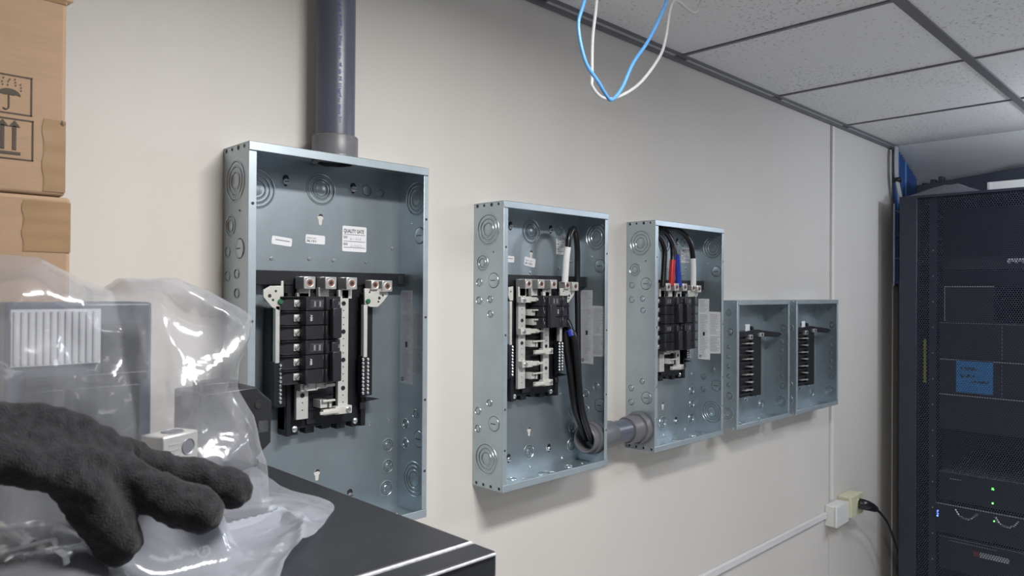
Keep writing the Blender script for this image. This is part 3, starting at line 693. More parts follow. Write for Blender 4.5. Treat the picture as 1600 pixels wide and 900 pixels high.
cable(lab[2], [(395, PIPE_D+4, 64), (350, PIPE_D+10, 66), (318, PIPE_D-28, 70), (292, 480, 72), (279, 390, 70), (270, 310, 66), (264, 285, 56), (256, 267, 50)], .0080, ([(266, 303, 62), (265, 295, 59), (263, 288, 56)], M['bluetape']), P2, tape_label='blue tape sleeve')
cable(lab[3], [(395, PIPE_D-4, 36), (348, PIPE_D+2, 40), (312, PIPE_D-40, 52), (284, 480, 56), (270, 400, 54), (262, 320, 46), (266, 250, 42), (258, 219, 46)], .0080, None, P2)
for pts, tp, mt, lb, tl in (
    ([(30, 330, 20), (18, 180, 40), (40, 55, 45), (80, 36, 50), (104, 70, 55), (103, 120, 55), (97, 178, 55)], None, None, 'leftmost black cable in the third panel, arching without coloured tape', None),
    ([(34, 320, 26), (22, 170, 34), (60, 40, 40), (110, 20, 46), (145, 50, 52), (149, 84, 54), (147, 105, 55)], [(147, 102, 55), (143, 135, 55), (140, 176, 55)], 'redtape', 'black cable ending in red tape in the third panel', 'red tape sleeve'),
    ([(36, 310, 16), (26, 160, 22), (80, 34, 28), (130, 16, 36), (157, 48, 46), (164, 76, 52), (166, 90, 55)], [(166, 86, 55), (172, 120, 55), (180, 176, 55)], 'bluetape', 'black cable ending in blue tape in the third panel', 'blue tape sleeve'),
    ([(32, 300, 12), (30, 140, 14), (90, 26, 20), (170, 8, 34), (215, 20, 46), (243, 50, 54), (252, 86, 56), (253, 98, 56)], [(253, 94, 56), (255, 130, 56), (256, 178, 56)], 'whitetape', 'black cable ending in white tape in the third panel', 'white tape sleeve')):
    cable(lb, pts, .0076, (tp, M[mt]) if tp else None, P3, tape_label=tl)

# ---------------------------------------------------------------- trunking and outlets
tag(MB().box(1.15, 3.0035, -.013, -.0003, .738, .761, M['trunk']).build('cable_trunking', bevel=.002), 'white plastic cable trunking running along the lower wall to the junction box', 'trunking')
t = thing('junction_box', 'white surface junction box at the end of the trunking', 'outlet box', (3.066, 0, .705))
MB().box(-.061, .062, -.040, -.0003, 0, .084, M['whiteplastic']).build('back_box', t, bevel=.004)
MB().box(-.063, .064, -.050, -.040, -.001, .086, M['whiteplastic']).build('cover_plate', t, bevel=.004)
t = thing('wall_outlet', 'ivory surface power outlet to the right of the white junction box', 'outlet', (3.196, 0, .722))
MB().box(-.062, .064, -.046, -.0003, 0, .082, M['ivory']).build('back_box', t, bevel=.004)
q = MB().box(-.066, .068, -.060, -.046, -.002, .085, M['ivory']); q.lathe((.01, -.060, .045), (0, -1, 0), [(.022, .0004), (.021, .003), (.018, .003)], M['ivory'], 24); q.build('face_plate', t, bevel=.004)
t = thing('appliance_cable', 'black power cord plugged into the ivory outlet, hanging behind the rack', 'cord', (3.205, -.0630, .768))
MB().tube([(0, 0, 0), (.012, -.022, -.004), (.045, -.032, -.016), (.085, -.036, -.032)], lambda u: .0225-.009*u**2, M['cable'], 14).build('plug', t)
MB().tube([(.085, -.036, -.032), (.16, -.034, -.07), (.26, -.030, -.14), (.36, -.028, -.25), (.46, -.020, -.38), (.52, -.0, -.55), (.56, .01, -.76)], .0058, M['cable'], 10).build('cord', t)

# ---------------------------------------------------------------- black cabinet in the foreground
t = thing('equipment_cabinet', 'black steel equipment cabinet in the foreground carrying boxes and a plastic bag', 'cabinet', (.187, -.42, 0))
CT = 1.40
b = MB().box(-.30, .300, -.2505, .31, CT-.03, CT, M['cabinet']); b.build('top_panel', t, bevel=.0022)
MB().box(-.30, .300, -.2545, -.2505, CT-.02, CT-.0005, M['cabinet_edge']).build('top_panel_edge', t, bevel=.0009)
MB().box(-.30, .302, -.288, -.2545, CT-.028, CT-.0012, M['cabinet']).build('front_bezel', t, bevel=.0035)
MB().box(-.295, .299, -.2898, -.2878, CT-.0050, CT-.0022, M['cabinet_edge']).build('bezel_edge', t, bevel=.0008)
MB().box(-.30, .302, -.291, -.255, .03, CT-.0285, M['cabinet']).build('door', t, bevel=.003)
b = MB().box(-.30, -.285, -.254, .31, .03, CT-.031, M['cabinet']).box(.285, .300, -.254, .31, .03, CT-.031, M['cabinet']).box(-.285, .285, .295, .31, .03, CT-.031, M['cabinet']).box(-.285, .285, -.25, .295, .03, .05, M['cabinet'])
b.build('carcass', t)
for x in (-.27, .27):
    for y in (-.22, .28): MB().cyl((x, y, 0), (x, y, .03), .02, M['hole'], 14).build('foot', t)

# ---------------------------------------------------------------- cardboard boxes
def carton(label, x0, x1, y0, y1, z0, z1, tapes, icons=False):
    t = thing('cardboard_box', label, 'box', (x1, y0, z0), group='cardboard boxes on the cabinet'); w_, h = x1-x0, z1-z0
    b = MB().box(-w_, 0, 0, y1-y0, 0, h, M['card']); b.build('carton', t, bevel=.004, seg=3)
    for a0, a1, c0, c1 in tapes:
        q = MB(); n = 10; vs = []
        for k in range(n+1):
            z = c0+(c1-c0)*k/n; vs += [(a0+.0015*math.sin(k*1.3), -.0006, z), (a1, -.0008-.0006*math.sin(k*2.1), z)]
        q.add(vs, [(2*k, 2*k+1, 2*k+3, 2*k+2) for k in range(n)], M['tape']); q.box(a0, -.0001, -.0003, .0, c0, c1, M['tape']); q.build('packing_tape', t)
    return t
cb1 = carton('plain lower cardboard box of the stack behind the plastic bag', -.11, .219, -.30, -.05, CT+.0005, 1.7515, [(-.045, -.001, .29, .345)])
cb2 = carton('upper cardboard box of the stack, printed with umbrella and arrow symbols', -.11, .2135, -.30, -.05, 1.7525, 1.972, [(-.0215, -.001, .004, .083), (-.06, -.001, .212, .2185)])
q = MB(); Z0 = 1.7525; yy = -.0007
def fr(x0, x1, z0, z1, tk=.0013):
    for a in ((x0, x1, z0, z0+tk), (x0, x1, z1-tk, z1), (x0, x0+tk, z0, z1), (x1-tk, x1, z0, z1)): q.box(a[0], a[1], yy, yy+.0004, a[2], a[3], M['cardink'])
X0 = .2135
fr(.140-X0, .1815-X0, 1.8355-Z0, 1.877-Z0); fr(.141-X0, .183-X0, 1.7875-Z0, 1.831-Z0)
ucx, ucz = .1605-X0-.006, 1.853-Z0
cx = .1605-X0
dome = [(cx+.0105*math.cos(math.radians(a)), 1.8548-Z0+.0072*math.sin(math.radians(a))) for a in range(0, 181, 15)]
dome += [(cx-.007, 1.8560-Z0), (cx-.0035, 1.8550-Z0), (cx, 1.8560-Z0), (cx+.0035, 1.8550-Z0), (cx+.007, 1.8560-Z0)]
q.prism(dome, 'y', yy, yy+.0004, M['cardink'])
q.box(cx-.0006, cx+.0006, yy, yy+.0004, 1.842-Z0, 1.8555-Z0, M['cardink'])
q.tube([(cx, yy, 1.842-Z0), (cx-.001, yy, 1.8402-Z0), (cx-.003, yy, 1.8396-Z0), (cx-.005, yy, 1.8410-Z0)], .0006, M['cardink'], 6)
rnd = random.Random(4)
for k in range(16):
    xx = cx-.0105+(k % 5)*.0052+rnd.uniform(-.001, .001); zz = 1.8655-Z0+(k//5)*.0032+rnd.uniform(-.0006, .0006)-(.004 if k % 5 == 4 else 0)
    q.prism([(xx-.0007, zz), (xx, zz-.0009), (xx+.0007, zz), (xx, zz+.0013)], 'y', yy, yy+.0004, M['cardink'])
for ax_ in (.1445-X0, .1551-X0, .1657-X0)[1:]:
    q.box(ax_-.0017, ax_+.0017, yy, yy+.0004, 1.7975-Z0, 1.823-Z0, M['cardink'])
    q.prism([(ax_-.0052, 1.822-Z0), (ax_+.0052, 1.822-Z0), (ax_, 1.829-Z0)], 'y', yy, yy+.0004, M['cardink'])
q.box(.1495-X0, .1712-X0, yy, yy+.0004, 1.7925-Z0, 1.7955-Z0, M['cardink'])
q.build('printed_symbols', cb2)['label'] = 'black umbrella and this-way-up arrow symbols'
MB().add([(-.006, -.0012, .079), (-.004, -.0015, .084), (-.0025, -.001, .080), (-.0005, -.0015, .081), (-.003, -.001, .077)], [(0, 1, 2, 3, 4)], M['cardink']).build('torn_corner', cb2)
MB().add([(-.01, -.001, .219), (.004, -.002, .2195), (.008, .01, .224), (.004, .05, .225), (-.01, .05, .2195)], [(0, 1, 2, 3, 4)], M['card']).build('flap', cb2, solid=.003)

# ---------------------------------------------------------------- plastic bag and what it holds
def nz(x, y, z, s=1.0): return mnoise.noise(Vector((x*s, y*s, z*s)))
def crease(x, y, z, s):  # sharp folded noise
    return abs(mnoise.noise(Vector((x*s, y*s, z*s))))
bag = thing('plastic_bag', 'clear crumpled plastic bag full of electrical parts on the black cabinet', 'bag', (.22, -.45, CT+.001))
ST = [(-.03, 1.668, 1.404, -.43, .085), (.05, 1.674, 1.403, -.43, .088), (.10, 1.678, 1.403, -.43, .090), (.127, 1.679, 1.403, -.43, .090), (.156, 1.677, 1.403, -.43, .090), (.18, 1.666, 1.403, -.43, .085),
      (.196, 1.656, 1.403, -.43, .080), (.218, 1.651, 1.403, -.43, .076), (.232, 1.661, 1.403, -.435, .078), (.255, 1.664, 1.404, -.44, .080), (.277, 1.662, 1.404, -.44, .078), (.30, 1.657, 1.404, -.44, .070), (.322, 1.649, 1.404, -.445, .060), (.336, 1.641, 1.404, -.45, .046), (.346, 1.633, 1.404, -.455, .030), (.352, 1.626, 1.404, -.458, .010)]
def tip(z): return float(np.interp(z, (1.40, 1.468, 1.487, 1.515, 1.547, 1.571, 1.600, 1.617, 1.63, 1.65), (.022, .010, .002, -.003, -.020, -.020, -.004, .002, -.006, -.020)))
def lerp_st(u):
    x = u*(len(ST)-1); i = min(int(x), len(ST)-2); f = x-i
    return [ST[i][k]*(1-f)+ST[i+1][k]*f for k in range(5)]
NU, NV = 150, 150; vs = []; fs = []
for i in range(NU+1):
    x, zt, zb, yc, hd = lerp_st(i/NU)
    for j in range(NV):
        a = 2*math.pi*j/NV; c_, s_ = math.cos(a), math.sin(a); e = .62
        cy = math.copysign(abs(c_)**e, c_); cz = math.copysign(abs(s_)**e, s_)
        z = (zt+zb)/2+(zt-zb)/2*cz; y = yc+hd*cy*(1-.18*max(cz, 0))
        edge = 1-abs(cz)**8
        wob = nz(x, y, z, 6)*.05
        r1 = .5-abs(mnoise.noise(Vector((x*7+wob*20+z*5, y*7, z*9-x*4))))*1.6
        r2 = .35-abs(mnoise.noise(Vector((x*17-z*11, y*17+4, z*15+x*9))))*1.2
        r3 = .3-abs(mnoise.noise(Vector((x*38+z*20, y*38+4, z*34-x*16))))
        g = r1*.026+r2*.010+r3*.002
        y += math.copysign(1, c_)*g*edge*min(1, hd/.05)*min(1, abs(c_)*4)
        xx = x+tip(z)*max(0, min(1, (x-.26)/.08))+nz(x*2, z, y, 9)*.006
        z += nz(x, y, z+9, 14)*.003+r2*.004*abs(cz)
        z = max(z, CT+.0025)
        vs.append((xx-.22, y+.45, z-CT-.001))
for i in range(NU):
    for j in range(NV): fs.append((i*NV+j, i*NV+(j+1) % NV, (i+1)*NV+(j+1) % NV, (i+1)*NV+j))
MB().add(vs, fs, M['film']).build('bag_body', bag, ang=50)
# low front part of the bag: a rumpled sheet over loose parts, running out over the cabinet top
def mound(x, y):
    h = .054*math.exp(-(((x-.105)/.085)**4+((y+.570)/.085)**4))+.092*math.exp(-(((x-.243)/.040)**4+((y+.545)/.036)**4))
    return h
def inside(x, y, poly):
    c = False; n = len(poly)
    for i in range(n):
        x1, y1 = poly[i]; x2, y2 = poly[(i+1) % n]
        if (y1 > y) != (y2 > y) and x < (x2-x1)*(y-y1)/(y2-y1)+x1: c = not c
    return c
flap_poly = [(-.06, -.40), (.33, -.36), (.44, -.255), (.462, -.237), (.445, -.33), (.436, -.40), (.450, -.455), (.446, -.485), (.40, -.535), (.364, -.579), (.284, -.658), (.24, -.685), (.12, -.69), (-.06, -.68)]
# build as fan rings: scale the outline towards a centre to get a clean edge
cen = Vector((.20, -.50)); outl = []
fp = [Vector(p) for p in flap_poly]
for i in range(len(fp)):
    a, b_ = fp[i], fp[(i+1) % len(fp)]
    n = max(2, int((b_-a).length/.006))
    for k in range(n): outl.append(a.lerp(b_, k/n))
for _ in range(6): outl = [(outl[i-1]+outl[i]*2+outl[(i+1) % len(outl)])/4 for i in range(len(outl))]
NR = 60; vs = []; fs = []; N = len(outl)
ridge = [Vector((.262, -.527)), Vector((.345, -.510)), Vector((.372, -.498)), Vector((.372, -.548)), Vector((.333, -.611)), Vector((.30, -.64))]
def ridge_h(p):
    best = 9
    for a, b_ in zip(ridge[:-1], ridge[1:]):
        d = b_-a; t_ = max(0, min(1, (p-a).dot(d)/d.dot(d))); best = min(best, (p-(a+d*t_)).length)
    return .016*math.exp(-(best/.010)**1.3)
for r in range(NR+1):
    s = r/NR
    for q_ in outl:
        p = cen.lerp(q_, max(s, .002)); x, y = p
        h = mound(x, y)+ridge_h(p)
        h += (crease(x, y, 0.3, 9))*.020*min(1, (1-s)*6+.2)+(crease(x, y, 2.3, 24))*.003
        h += .010*max(0, nz(x, y, 7.7, 8))
        vs.append((x-.22, y+.45, .0012+h))
for r in range(NR):
    for k in range(N): fs.append((r*N+k, r*N+(k+1) % N, (r+1)*N+(k+1) % N, (r+1)*N+k))
mbb = MB()
cl = [f for f in fs if vs[f[0]][0]+.22+.3*(vs[f[0]][1]-.45+.6) < .185]
mk = [f for f in fs if not vs[f[0]][0]+.22+.3*(vs[f[0]][1]-.45+.6) < .185]
mbb.add(vs, cl, M['film']); k_ = mbb._m(M['film_milk'])
for f in mk: mbb.f.append(list(f)); mbb.mi.append(k_)
mbb.build('bag_mouth', bag, ang=50)

# breaker standing inside the bag
t = thing('switch_module', 'dark grey switch module with pale ribbed label inside the plastic bag', 'switchgear', (.190, -.43, CT+.004))
b = MB().box(-.060, .060, -.038, .03, 0, .234, M['casing']); b.build('casing', t, bevel=.003)
b = MB()
b.box(-.056, .014, -.0405, -.038, .178, .228, M['sticker2'])
for k in range(12): b.box(-.054+k*.0056, -.0522+k*.0056, -.0415, -.0405, .180, .226, M['silver'])
b.box(.016, .056, -.0405, -.038, .168, .214, M['breaker']); b.build('top_label', t)['label'] = 'pale ribbed label'
b = MB(); b.box(-.046, .054, -.044, -.038, .160, .168, M['blackplastic'])
for x0, x1 in ((-.046, -.016), (-.012, .048)): b.box(x0, x1, -.043, -.038, .090, .156, M['server'])
b.box(-.056, .056, -.042, -.038, .015, .085, M['server'])
for k in range(6): b.box(-.058, -.048, -.0425, -.038, .092+k*.0095, .097+k*.0095, M['blackplastic'])
b.build('front_cover', t, bevel=.001)
# black breaker standing at the far corner
t = thing('loose_breaker', 'loose black breaker lying on the cabinet right behind the plastic bag', 'circuit breaker', (.425, -.21, CT+.0005))
pr = [(-.040, .004), (-.024, .004), (-.02, 0), (.02, 0), (.028, .008), (.034, .018), (.055, .036), (.056, .094), (.040, .108), (.034, .116), (-.045, .112), (-.045, .02)]
b = MB().prism([(x, z) for x, z in pr], 'y', -.045, .045, M['breaker']); b.build('body', t, bevel=.002)
MB().lathe((.036, -.045, .091), (0, -1, 0), [(.006, .0002), (.0055, .001), (.0045, .001), (.0045, .0004), (.0002, .0004)], M['hole'], 14).build('rivet_hole', t)
MB().lathe((.012, -.045, .094), (0, -1, 0), [(.006, .0002), (.0055, .001), (.0045, .001), (.0045, .0004), (.0002, .0004)], M['hole'], 14).build('rivet_hole', t)
MB().box(.036, .050, -.0454, -.045, .052, .068, M['breakerlabel']).build('side_mark', t)
MB().box(-.03, .02, -.02, .02, .1125, .124, M['breaker']).build('handle', t, bevel=.003)
MB().lathe((.030, -.046, .012), (0, -1, 0), [(.006, -.006), (.006, .002), (.0003, .003)], M['blackplastic'], 14).build('clip', t)

# aluminium lug on the bag
lz = 1.4975
t = thing('mechanical_lug', 'pale aluminium wire lug block lying on the plastic bag behind the glove', 'lug', (.2410, -.5470, lz), math.radians(25))
b = MB().box(-.022, .018, -.013, .013, 0, .026, M['alu']); b.build('block', t, bevel=.0016)
MB().lathe((.001, 0, .026), (0, 0, 1), [(.0098, .0002), (.0086, .0008), (.0080, .0002), (.0002, .0003)], M['servergrey'], 22).build('wire_hole', t)
MB().lathe((.006, -.013, .013), (0, -1, 0), [(.0075, .0002), (.007, .0008), (.0062, .0002), (.0002, .0003)], M['servergrey'], 20).build('screw_hole', t)
for zz in (.007, .012, .017): MB().box(-.016, -.004, -.0133, -.0129, zz, zz+.0012, M['greyink']).build('stamped_line', t)

# loose hardware inside the low part of the bag
def bolt_proto():
    t = thing('hardware_bolt', 'x', 'bolt', group='loose bolts in the plastic bag')
    q = MB().cyl((0, 0, .006), (0, 0, .050), .0035, M['screw'], 10); q.build('shank', t)
    MB().lathe((0, 0, 0), (0, 0, 1), [(.0003, 0), (.0075, 0), (.0078, .001), (.0078, .006), (.0035, .006)], M['screw'], 6).build('head', t)
    return t
bp = bolt_proto()
BL = ['brass-coloured bolt under the bag film at the lower left corner', 'pale bolt under the bag film below the glove cuff', 'bolt under the bag film beside the glove thumb', 'bolt under the bag film in front of the hanging finger', 'deepest bolt under the bag film at the left', 'short bolt under the bag film nearest the camera']
BP = [(.126, -.538, 1.432, 80, 160), (.139, -.532, 1.441, 75, 200), (.150, -.535, 1.436, 85, 60), (.152, -.550, 1.432, 80, 120), (.118, -.520, 1.437, 75, 40), (.196, -.570, 1.410, 88, 150)]
for i, (x, y, z, rx, rz) in enumerate(BP):
    o = bp if i == 0 else copy_tree(bp)
    o.location = (x, y, z); o.rotation_euler = (math.radians(rx), 0, math.radians(rz)); o['label'] = BL[i]
for i, (x, y, rz, h) in enumerate(((.080, -.560, 70, .026), (.235, -.548, -15, .055))):
    t = thing('spare_breaker', ['small black spare breaker under the bag film below the glove', 'small black spare breaker under the bag film below the lug'][i], 'circuit breaker', (x, y, CT+.0015), math.radians(rz), group='spare breakers in the plastic bag')
    MB().prism([(-.045, 0), (.045, 0), (.045, h*.6), (.03, h*.75), (.02, h), (-.02, h), (-.03, h*.75), (-.045, h*.6)], 'y', -.022, .022, M['blackplastic']).build('body', t, bevel=.002)
    MB().box(-.008, .008, -.006, .006, h, h+.008, M['breaker']).build('handle', t, bevel=.002)
    MB().lathe((.03, -.022, h*.35), (0, -1, 0), [(.006, .0002), (.0052, .0014), (.0042, .0014), (.004, .0002)], M['screw'], 16).build('ring', t)

# ---------------------------------------------------------------- glove
def remeshed(name, chains, voxel, parent, m, smooth=8, wrinkle=0.0):
    b = MB()
    for pts, r in chains:
        P = spline(pts, 8); n = len(P)
        b.tube(P, r, m, 16, smooth=False)
        for p_, rr in ((P[0], r(0)), (P[-1], r(1))):
            prof = [(max(rr*math.cos(math.radians(a)), 1e-4), rr*math.sin(math.radians(a))) for a in range(-90, 91, 15)]
            b.lathe(p_, (0, 0, 1), prof, m, 16, (True, True))
    o = b.build(name, parent)
    md = o.modifiers.new('r', 'REMESH'); md.mode = 'VOXEL'; md.voxel_size = voxel
    md = o.modifiers.new('s', 'SMOOTH'); md.factor = .5; md.iterations = smooth
    if wrinkle:
        tx = bpy.data.textures.new('folds', 'CLOUDS'); tx.noise_scale = .016; tx.noise_depth = 2
        md = o.modifiers.new('d', 'DISPLACE'); md.texture = tx; md.strength = wrinkle; md.mid_level = .5; md.texture_coords = 'LOCAL'
    bpy.context.view_layer.update()
    me = bpy.data.meshes.new_from_object(o.evaluated_get(bpy.context.evaluated_depsgraph_get()))
    o.modifiers.clear(); old = o.data; o.data = me; bpy.data.meshes.remove(old)
    me.materials.clear(); me.materials.append(m); me.shade_smooth()
    return o
gl = thing('work_glove', 'black knitted work glove lying limp over the plastic bag', 'glove', (.16, -.62, 1.48))
def G(u, v, t_):   # local points measured along the view of the photograph, baked below as plain numbers
    return (0, 0, 0)
O_ = Vector((.16, -.62, 1.48))
def gp(*ps): return [Vector(p)-O_ for p in ps]
rad = lambda *a: (lambda u: float(np.interp(u, np.linspace(0, 1, len(a)), a)))
GLOVE = [
    (gp((.068, -.628, 1.541), (.100, -.632, 1.535), (.125, -.629, 1.526), (.143, -.624, 1.521)), rad(.017, .016, .016, .015)),   # cuff and palm, near edge
    (gp((.068, -.612, 1.550), (.100, -.618, 1.546), (.135, -.614, 1.537), (.165, -.612, 1.524)), rad(.016, .016, .015, .012)),   # back of the hand
    (gp((.070, -.602, 1.560), (.104, -.607, 1.559), (.137, -.605, 1.551), (.162, -.602, 1.540), (.184, -.600, 1.525)), rad(.012, .0135, .0125, .011, .009)),   # folded ridge at the top
    (gp((.137, -.626, 1.523), (.150, -.624, 1.506), (.163, -.623, 1.484), (.176, -.621, 1.460)), rad(.017, .0175, .0180, .0185)),   # hanging finger
    (gp((.150, -.621, 1.526), (.180, -.612, 1.510), (.199, -.623, 1.494), (.220, -.634, 1.481), (.230, -.640, 1.476)), rad(.013, .0140, .0160, .0182, .0185)),   # middle finger
    (gp((.160, -.602, 1.533), (.198, -.576, 1.514), (.226, -.573, 1.498), (.257, -.582, 1.485), (.277, -.595, 1.476)), rad(.011, .0125, .0140, .0165, .0168)),   # outer finger
]
remeshed('glove_body', GLOVE, .0030, gl, M['glove'], 6, .0075)

# ---------------------------------------------------------------- ceiling data cables
t = MB().tube([(1.30, -.40, CEIL-.001), (1.19, -.45, 2.26), (1.162, -.45, 2.194), (1.110, -.45, 2.115), (1.060, -.45, 2.058), (1.028, -.45, 2.008), (1.000, -.45, 1.982), (.978, -.455, 1.984), (.950, -.46, 2.000), (.922, -.455, 2.030), (.910, -.45, 2.086), (.925, -.45, 2.133), (.97, -.44, 2.25), (.99, -.43, CEIL-.001)], .0031, M['bluecable'], 10, 12).build('data_cable')
tag(t, 'light blue data cable hanging in a loop from the ceiling', 'cable', 'data cables hanging from the ceiling')
t = MB().tube([(1.345, -.42, CEIL-.001), (1.335, -.43, 2.29), (1.319, -.43, 2.247), (1.302, -.43, 2.222), (1.280, -.43, 2.217), (1.245, -.43, 2.223), (1.222, -.43, 2.222), (1.207, -.43, 2.200), (1.192, -.43, 2.140), (1.171, -.43, 2.099), (1.109, -.43, 2.037), (1.042, -.43, 1.998), (1.000, -.43, 1.989), (.972, -.43, 2.002), (.970, -.43, 2.02), (.971, -.43, 2.085), (.981, -.43, 2.154), (1.0, -.42, 2.28), (1.0, -.41, CEIL-.001)], .0029, M['greycable'], 10, 12).build('data_cable')
tag(t, 'white data cable hanging in a loop from the ceiling beside the blue one', 'cable', 'data cables hanging from the ceiling')

# ---------------------------------------------------------------- server rack
RX, RY0, RY1, RT = 3.58, -.098, -.70, 2.094
t = thing('server_rack', 'tall black server rack with perforated mesh door at the right', 'rack', (RX, (RY0+RY1)/2, 0))
yc = (RY0+RY1)/2
Y = lambda y: y-yc
b = MB().box(.0, .04, Y(-.172), Y(RY0), .02, RT, M['rack']); b.build('door_frame', t, bevel=.003)
b = MB().box(.0, .04, Y(RY1), Y(RY1+.03), .02, RT, M['rack']); b.build('door_frame', t, bevel=.003)
b = MB().box(.0, .04, Y(RY1+.03), Y(-.172), .02, .09, M['rack']); b.build('door_rail', t, bevel=.002)
MB().box(.0, .04, Y(RY1+.03), Y(-.172), RT-.012, RT, M['rack']).build('door_rail', t, bevel=.002)
# perforated sheet, hexagonal holes
vs = []; fs = []
px_, pz_ = .0094, .0081; y_ = -.174; row = 0
Zs = np.arange(.30, RT-.012, pz_)
r_in = .0037
for zi, z in enumerate(Zs):
    y = -.176-(px_/2 if zi % 2 else 0)
    while y > RY1+.034:
        o = len(vs)
        for k in range(6):
            a = math.radians(60*k+30); vs.append((.004, Y(y)+r_in*math.cos(a), z+r_in*math.sin(a)))
        for k in range(6):
            a = math.radians(60*k+30); vs.append((.004, Y(y)+px_/math.sqrt(3)*math.cos(a), z+px_/math.sqrt(3)*math.sin(a)))
        for k in range(6): fs.append((o+k, o+(k+1) % 6, o+6+(k+1) % 6, o+6+k))
        y -= px_
m_ = MB().add(vs, fs, M['rackdoor']).build('mesh_door', t, recalc=False)
MB().box(.0035, .0055, Y(RY1+.03), Y(-.172), .09, .30, M['rackdoor']).build('door_kick_panel', t)
b = MB().box(.045, .66, Y(RY0-.002), Y(RY0), .02, RT-.001, M['rack']).box(.045, .66, Y(RY1), Y(RY1+.002), .02, RT-.001, M['rack']).box(.66, .662, Y(RY1), Y(RY0), .02, RT-.001, M['rack']).box(.041, .66, Y(RY1+.002), Y(RY0-.002), RT-.006, RT-.001, M['rack']).box(.041, .66, Y(RY1+.002), Y(RY0-.002), .02, .04, M['rack'])
b.build('carcass', t)
for y0, y1 in ((-.235, -.205), (-.67, -.64)):
    b = MB().box(.06, .075, Y(y0), Y(y1), .04, RT-.008, M['rack'])
    for k in range(14): b.box(.0585, .060, Y((y0+y1)/2-.003), Y((y0+y1)/2+.003), .35+k*.115, .356+k*.115, M['silver'])
    b.build('mounting_rail', t)
for y in (-.16, -.64):
    for x in (.05, .60): MB().cyl((x, Y(y), 0), (x, Y(y), .021), .02, M['hole'], 12).build('foot', t)
tg = MB().box(.046, .050, Y(-.197), Y(-.186), 1.255, 1.45, M['yellow']).build('yellow_tag', t); tg['label'] = 'long yellow tag'
# equipment inside
def server(label, z0, z1, yL, yR, xo=.052, trim=True, top=None, name='rack_server'):
    t = thing(name, label, 'server', (RX+xo, yc, z0), group='servers in the rack'); h = z1-z0
    MB().box(.006, .58, Y(yR)+.004, Y(yL)-.004, 0, h-.001, M[top or 'server']).build('chassis', t, bevel=.001)
    MB().box(0, .006, Y(yR), Y(yL), 0, h-.001, M['server']).build('front_panel', t, bevel=.001)
    if trim:
        MB().box(-.0016, 0, Y(yR), Y(yL), h-.0045, h-.001, M['silver']).build('trim_strip', t)
    return t
s1 = server('topmost black blank chassis behind the rack door, outlined in silver', 1.530, 1.689, -.268, -.455)
MB().box(-.0012, 0, Y(-.271), Y(-.268), .002, .157, M['silver']).build('edge_strip', s1); 
MB().box(-.0012, 0, Y(-.455), Y(-.453), .002, .157, M['server']).build('edge_strip', s1)
s2 = server('black server chassis above the blue note in the rack', 1.372, 1.529, -.25, -.63)
MB().box(-.0012, 0, Y(-.486), Y(-.484), .001, .155, M['servergrey']).build('edge_strip', s2)
s3 = server('black server chassis carrying the blue note in the rack', 1.216, 1.368, -.25, -.63)
MB().box(-.0012, 0, Y(-.486), Y(-.484), .001, .15, M['servergrey']).build('edge_strip', s3)
s4 = server('long black server chassis below the blue note in the rack', 1.06, 1.214, -.25, -.63)
s5 = server('grey topped switch with two green lights low in the rack', .745, .872, -.25, -.63, top='servergrey')
for z in (.018, .078): MB().box(-.002, 0, Y(-.457), Y(-.449), z, z+.008, M['led_green']).build('indicator_light', s5)
MB().box(-.001, 0, Y(-.335), Y(-.29), .095, .100, M['greyink']).build('printed_mark', s5)
s6 = server('black server with pale pull handles and blue lights low in the rack', .60, .728, -.238, -.63, trim=True)
for k in range(3): MB().box(-.002, 0, Y(-.247), Y(-.241), .064+k*.011, .071+k*.011, M['led_blue']).build('indicator_light', s6)
for y0 in (-.314, -.462):
    hp = [(-.004, Y(y0), .112), (-.012, Y(y0-.014), .092), (-.016, Y(y0-.030), .084), (-.016, Y(y0-.055), .082), (-.012, Y(y0-.070), .092), (-.004, Y(y0-.084), .110)]
    MB().tube(hp, .0042, M['silver'], 8, smooth=False).build('pull_handle', s6)
MB().box(-.002, 0, Y(-.462), Y(-.456), .088, .094, M['led_green']).build('indicator_light', s6)
s7 = server('lowest black server with silver label in the rack', .44, .585, -.25, -.63)
MB().box(-.0012, 0, Y(-.512), Y(-.405), .083, .106, M['silver']).build('label_plate', s7); MB().box(-.0012, 0, Y(-.402), Y(-.382), .083, .106, M['red']).build('red_mark', s7)
MB().box(-.001, 0, Y(-.47), Y(-.29), .128, .131, M['servergrey']).build('edge_strip', s7)
t = thing('rack_tray', 'row of white strips for a bright patch in the upper rack door', 'label', (RX+.05, yc, 1.765))
b = MB()
for k in range(5): b.box(0, .012, Y(-.565+k*.013), Y(-.555+k*.013), .020+(k % 2)*.006, .040, M['sticker'])  # white strips painted in for a bright reflection in the mesh
b.box(.012, .3, Y(-.625), Y(-.27), -.004, .045, M['server']); b.build('panel', t)
# blue note with dark handwriting
nt_ = thing('sticky_note', 'bright blue sticky note with dark handwriting behind the rack door', 'note', (RX+.051, yc, 1.226))
MB().box(-.0006, 0, Y(-.453), Y(-.315), 0, .140, M['note']).build('paper', nt_)
q = MB()
def scribble(y0, z0, L, hgt, seed):
    rnd = random.Random(seed); pts = []; n = int(L/.006)
    for k in range(n+1): pts.append((-.0009, Y(y0-k*L/n), z0+hgt*(.5+.5*math.sin(k*2.4+seed))*rnd.uniform(.5, 1)))
    q.tube(pts, .0021, M['ink'], 6, 4)
scribble(-.332, .098, .062, .018, 1); scribble(-.332, .066, .052, .014, 2); scribble(-.374, .044, .064, .013, 3)
q.build('handwriting', nt_)
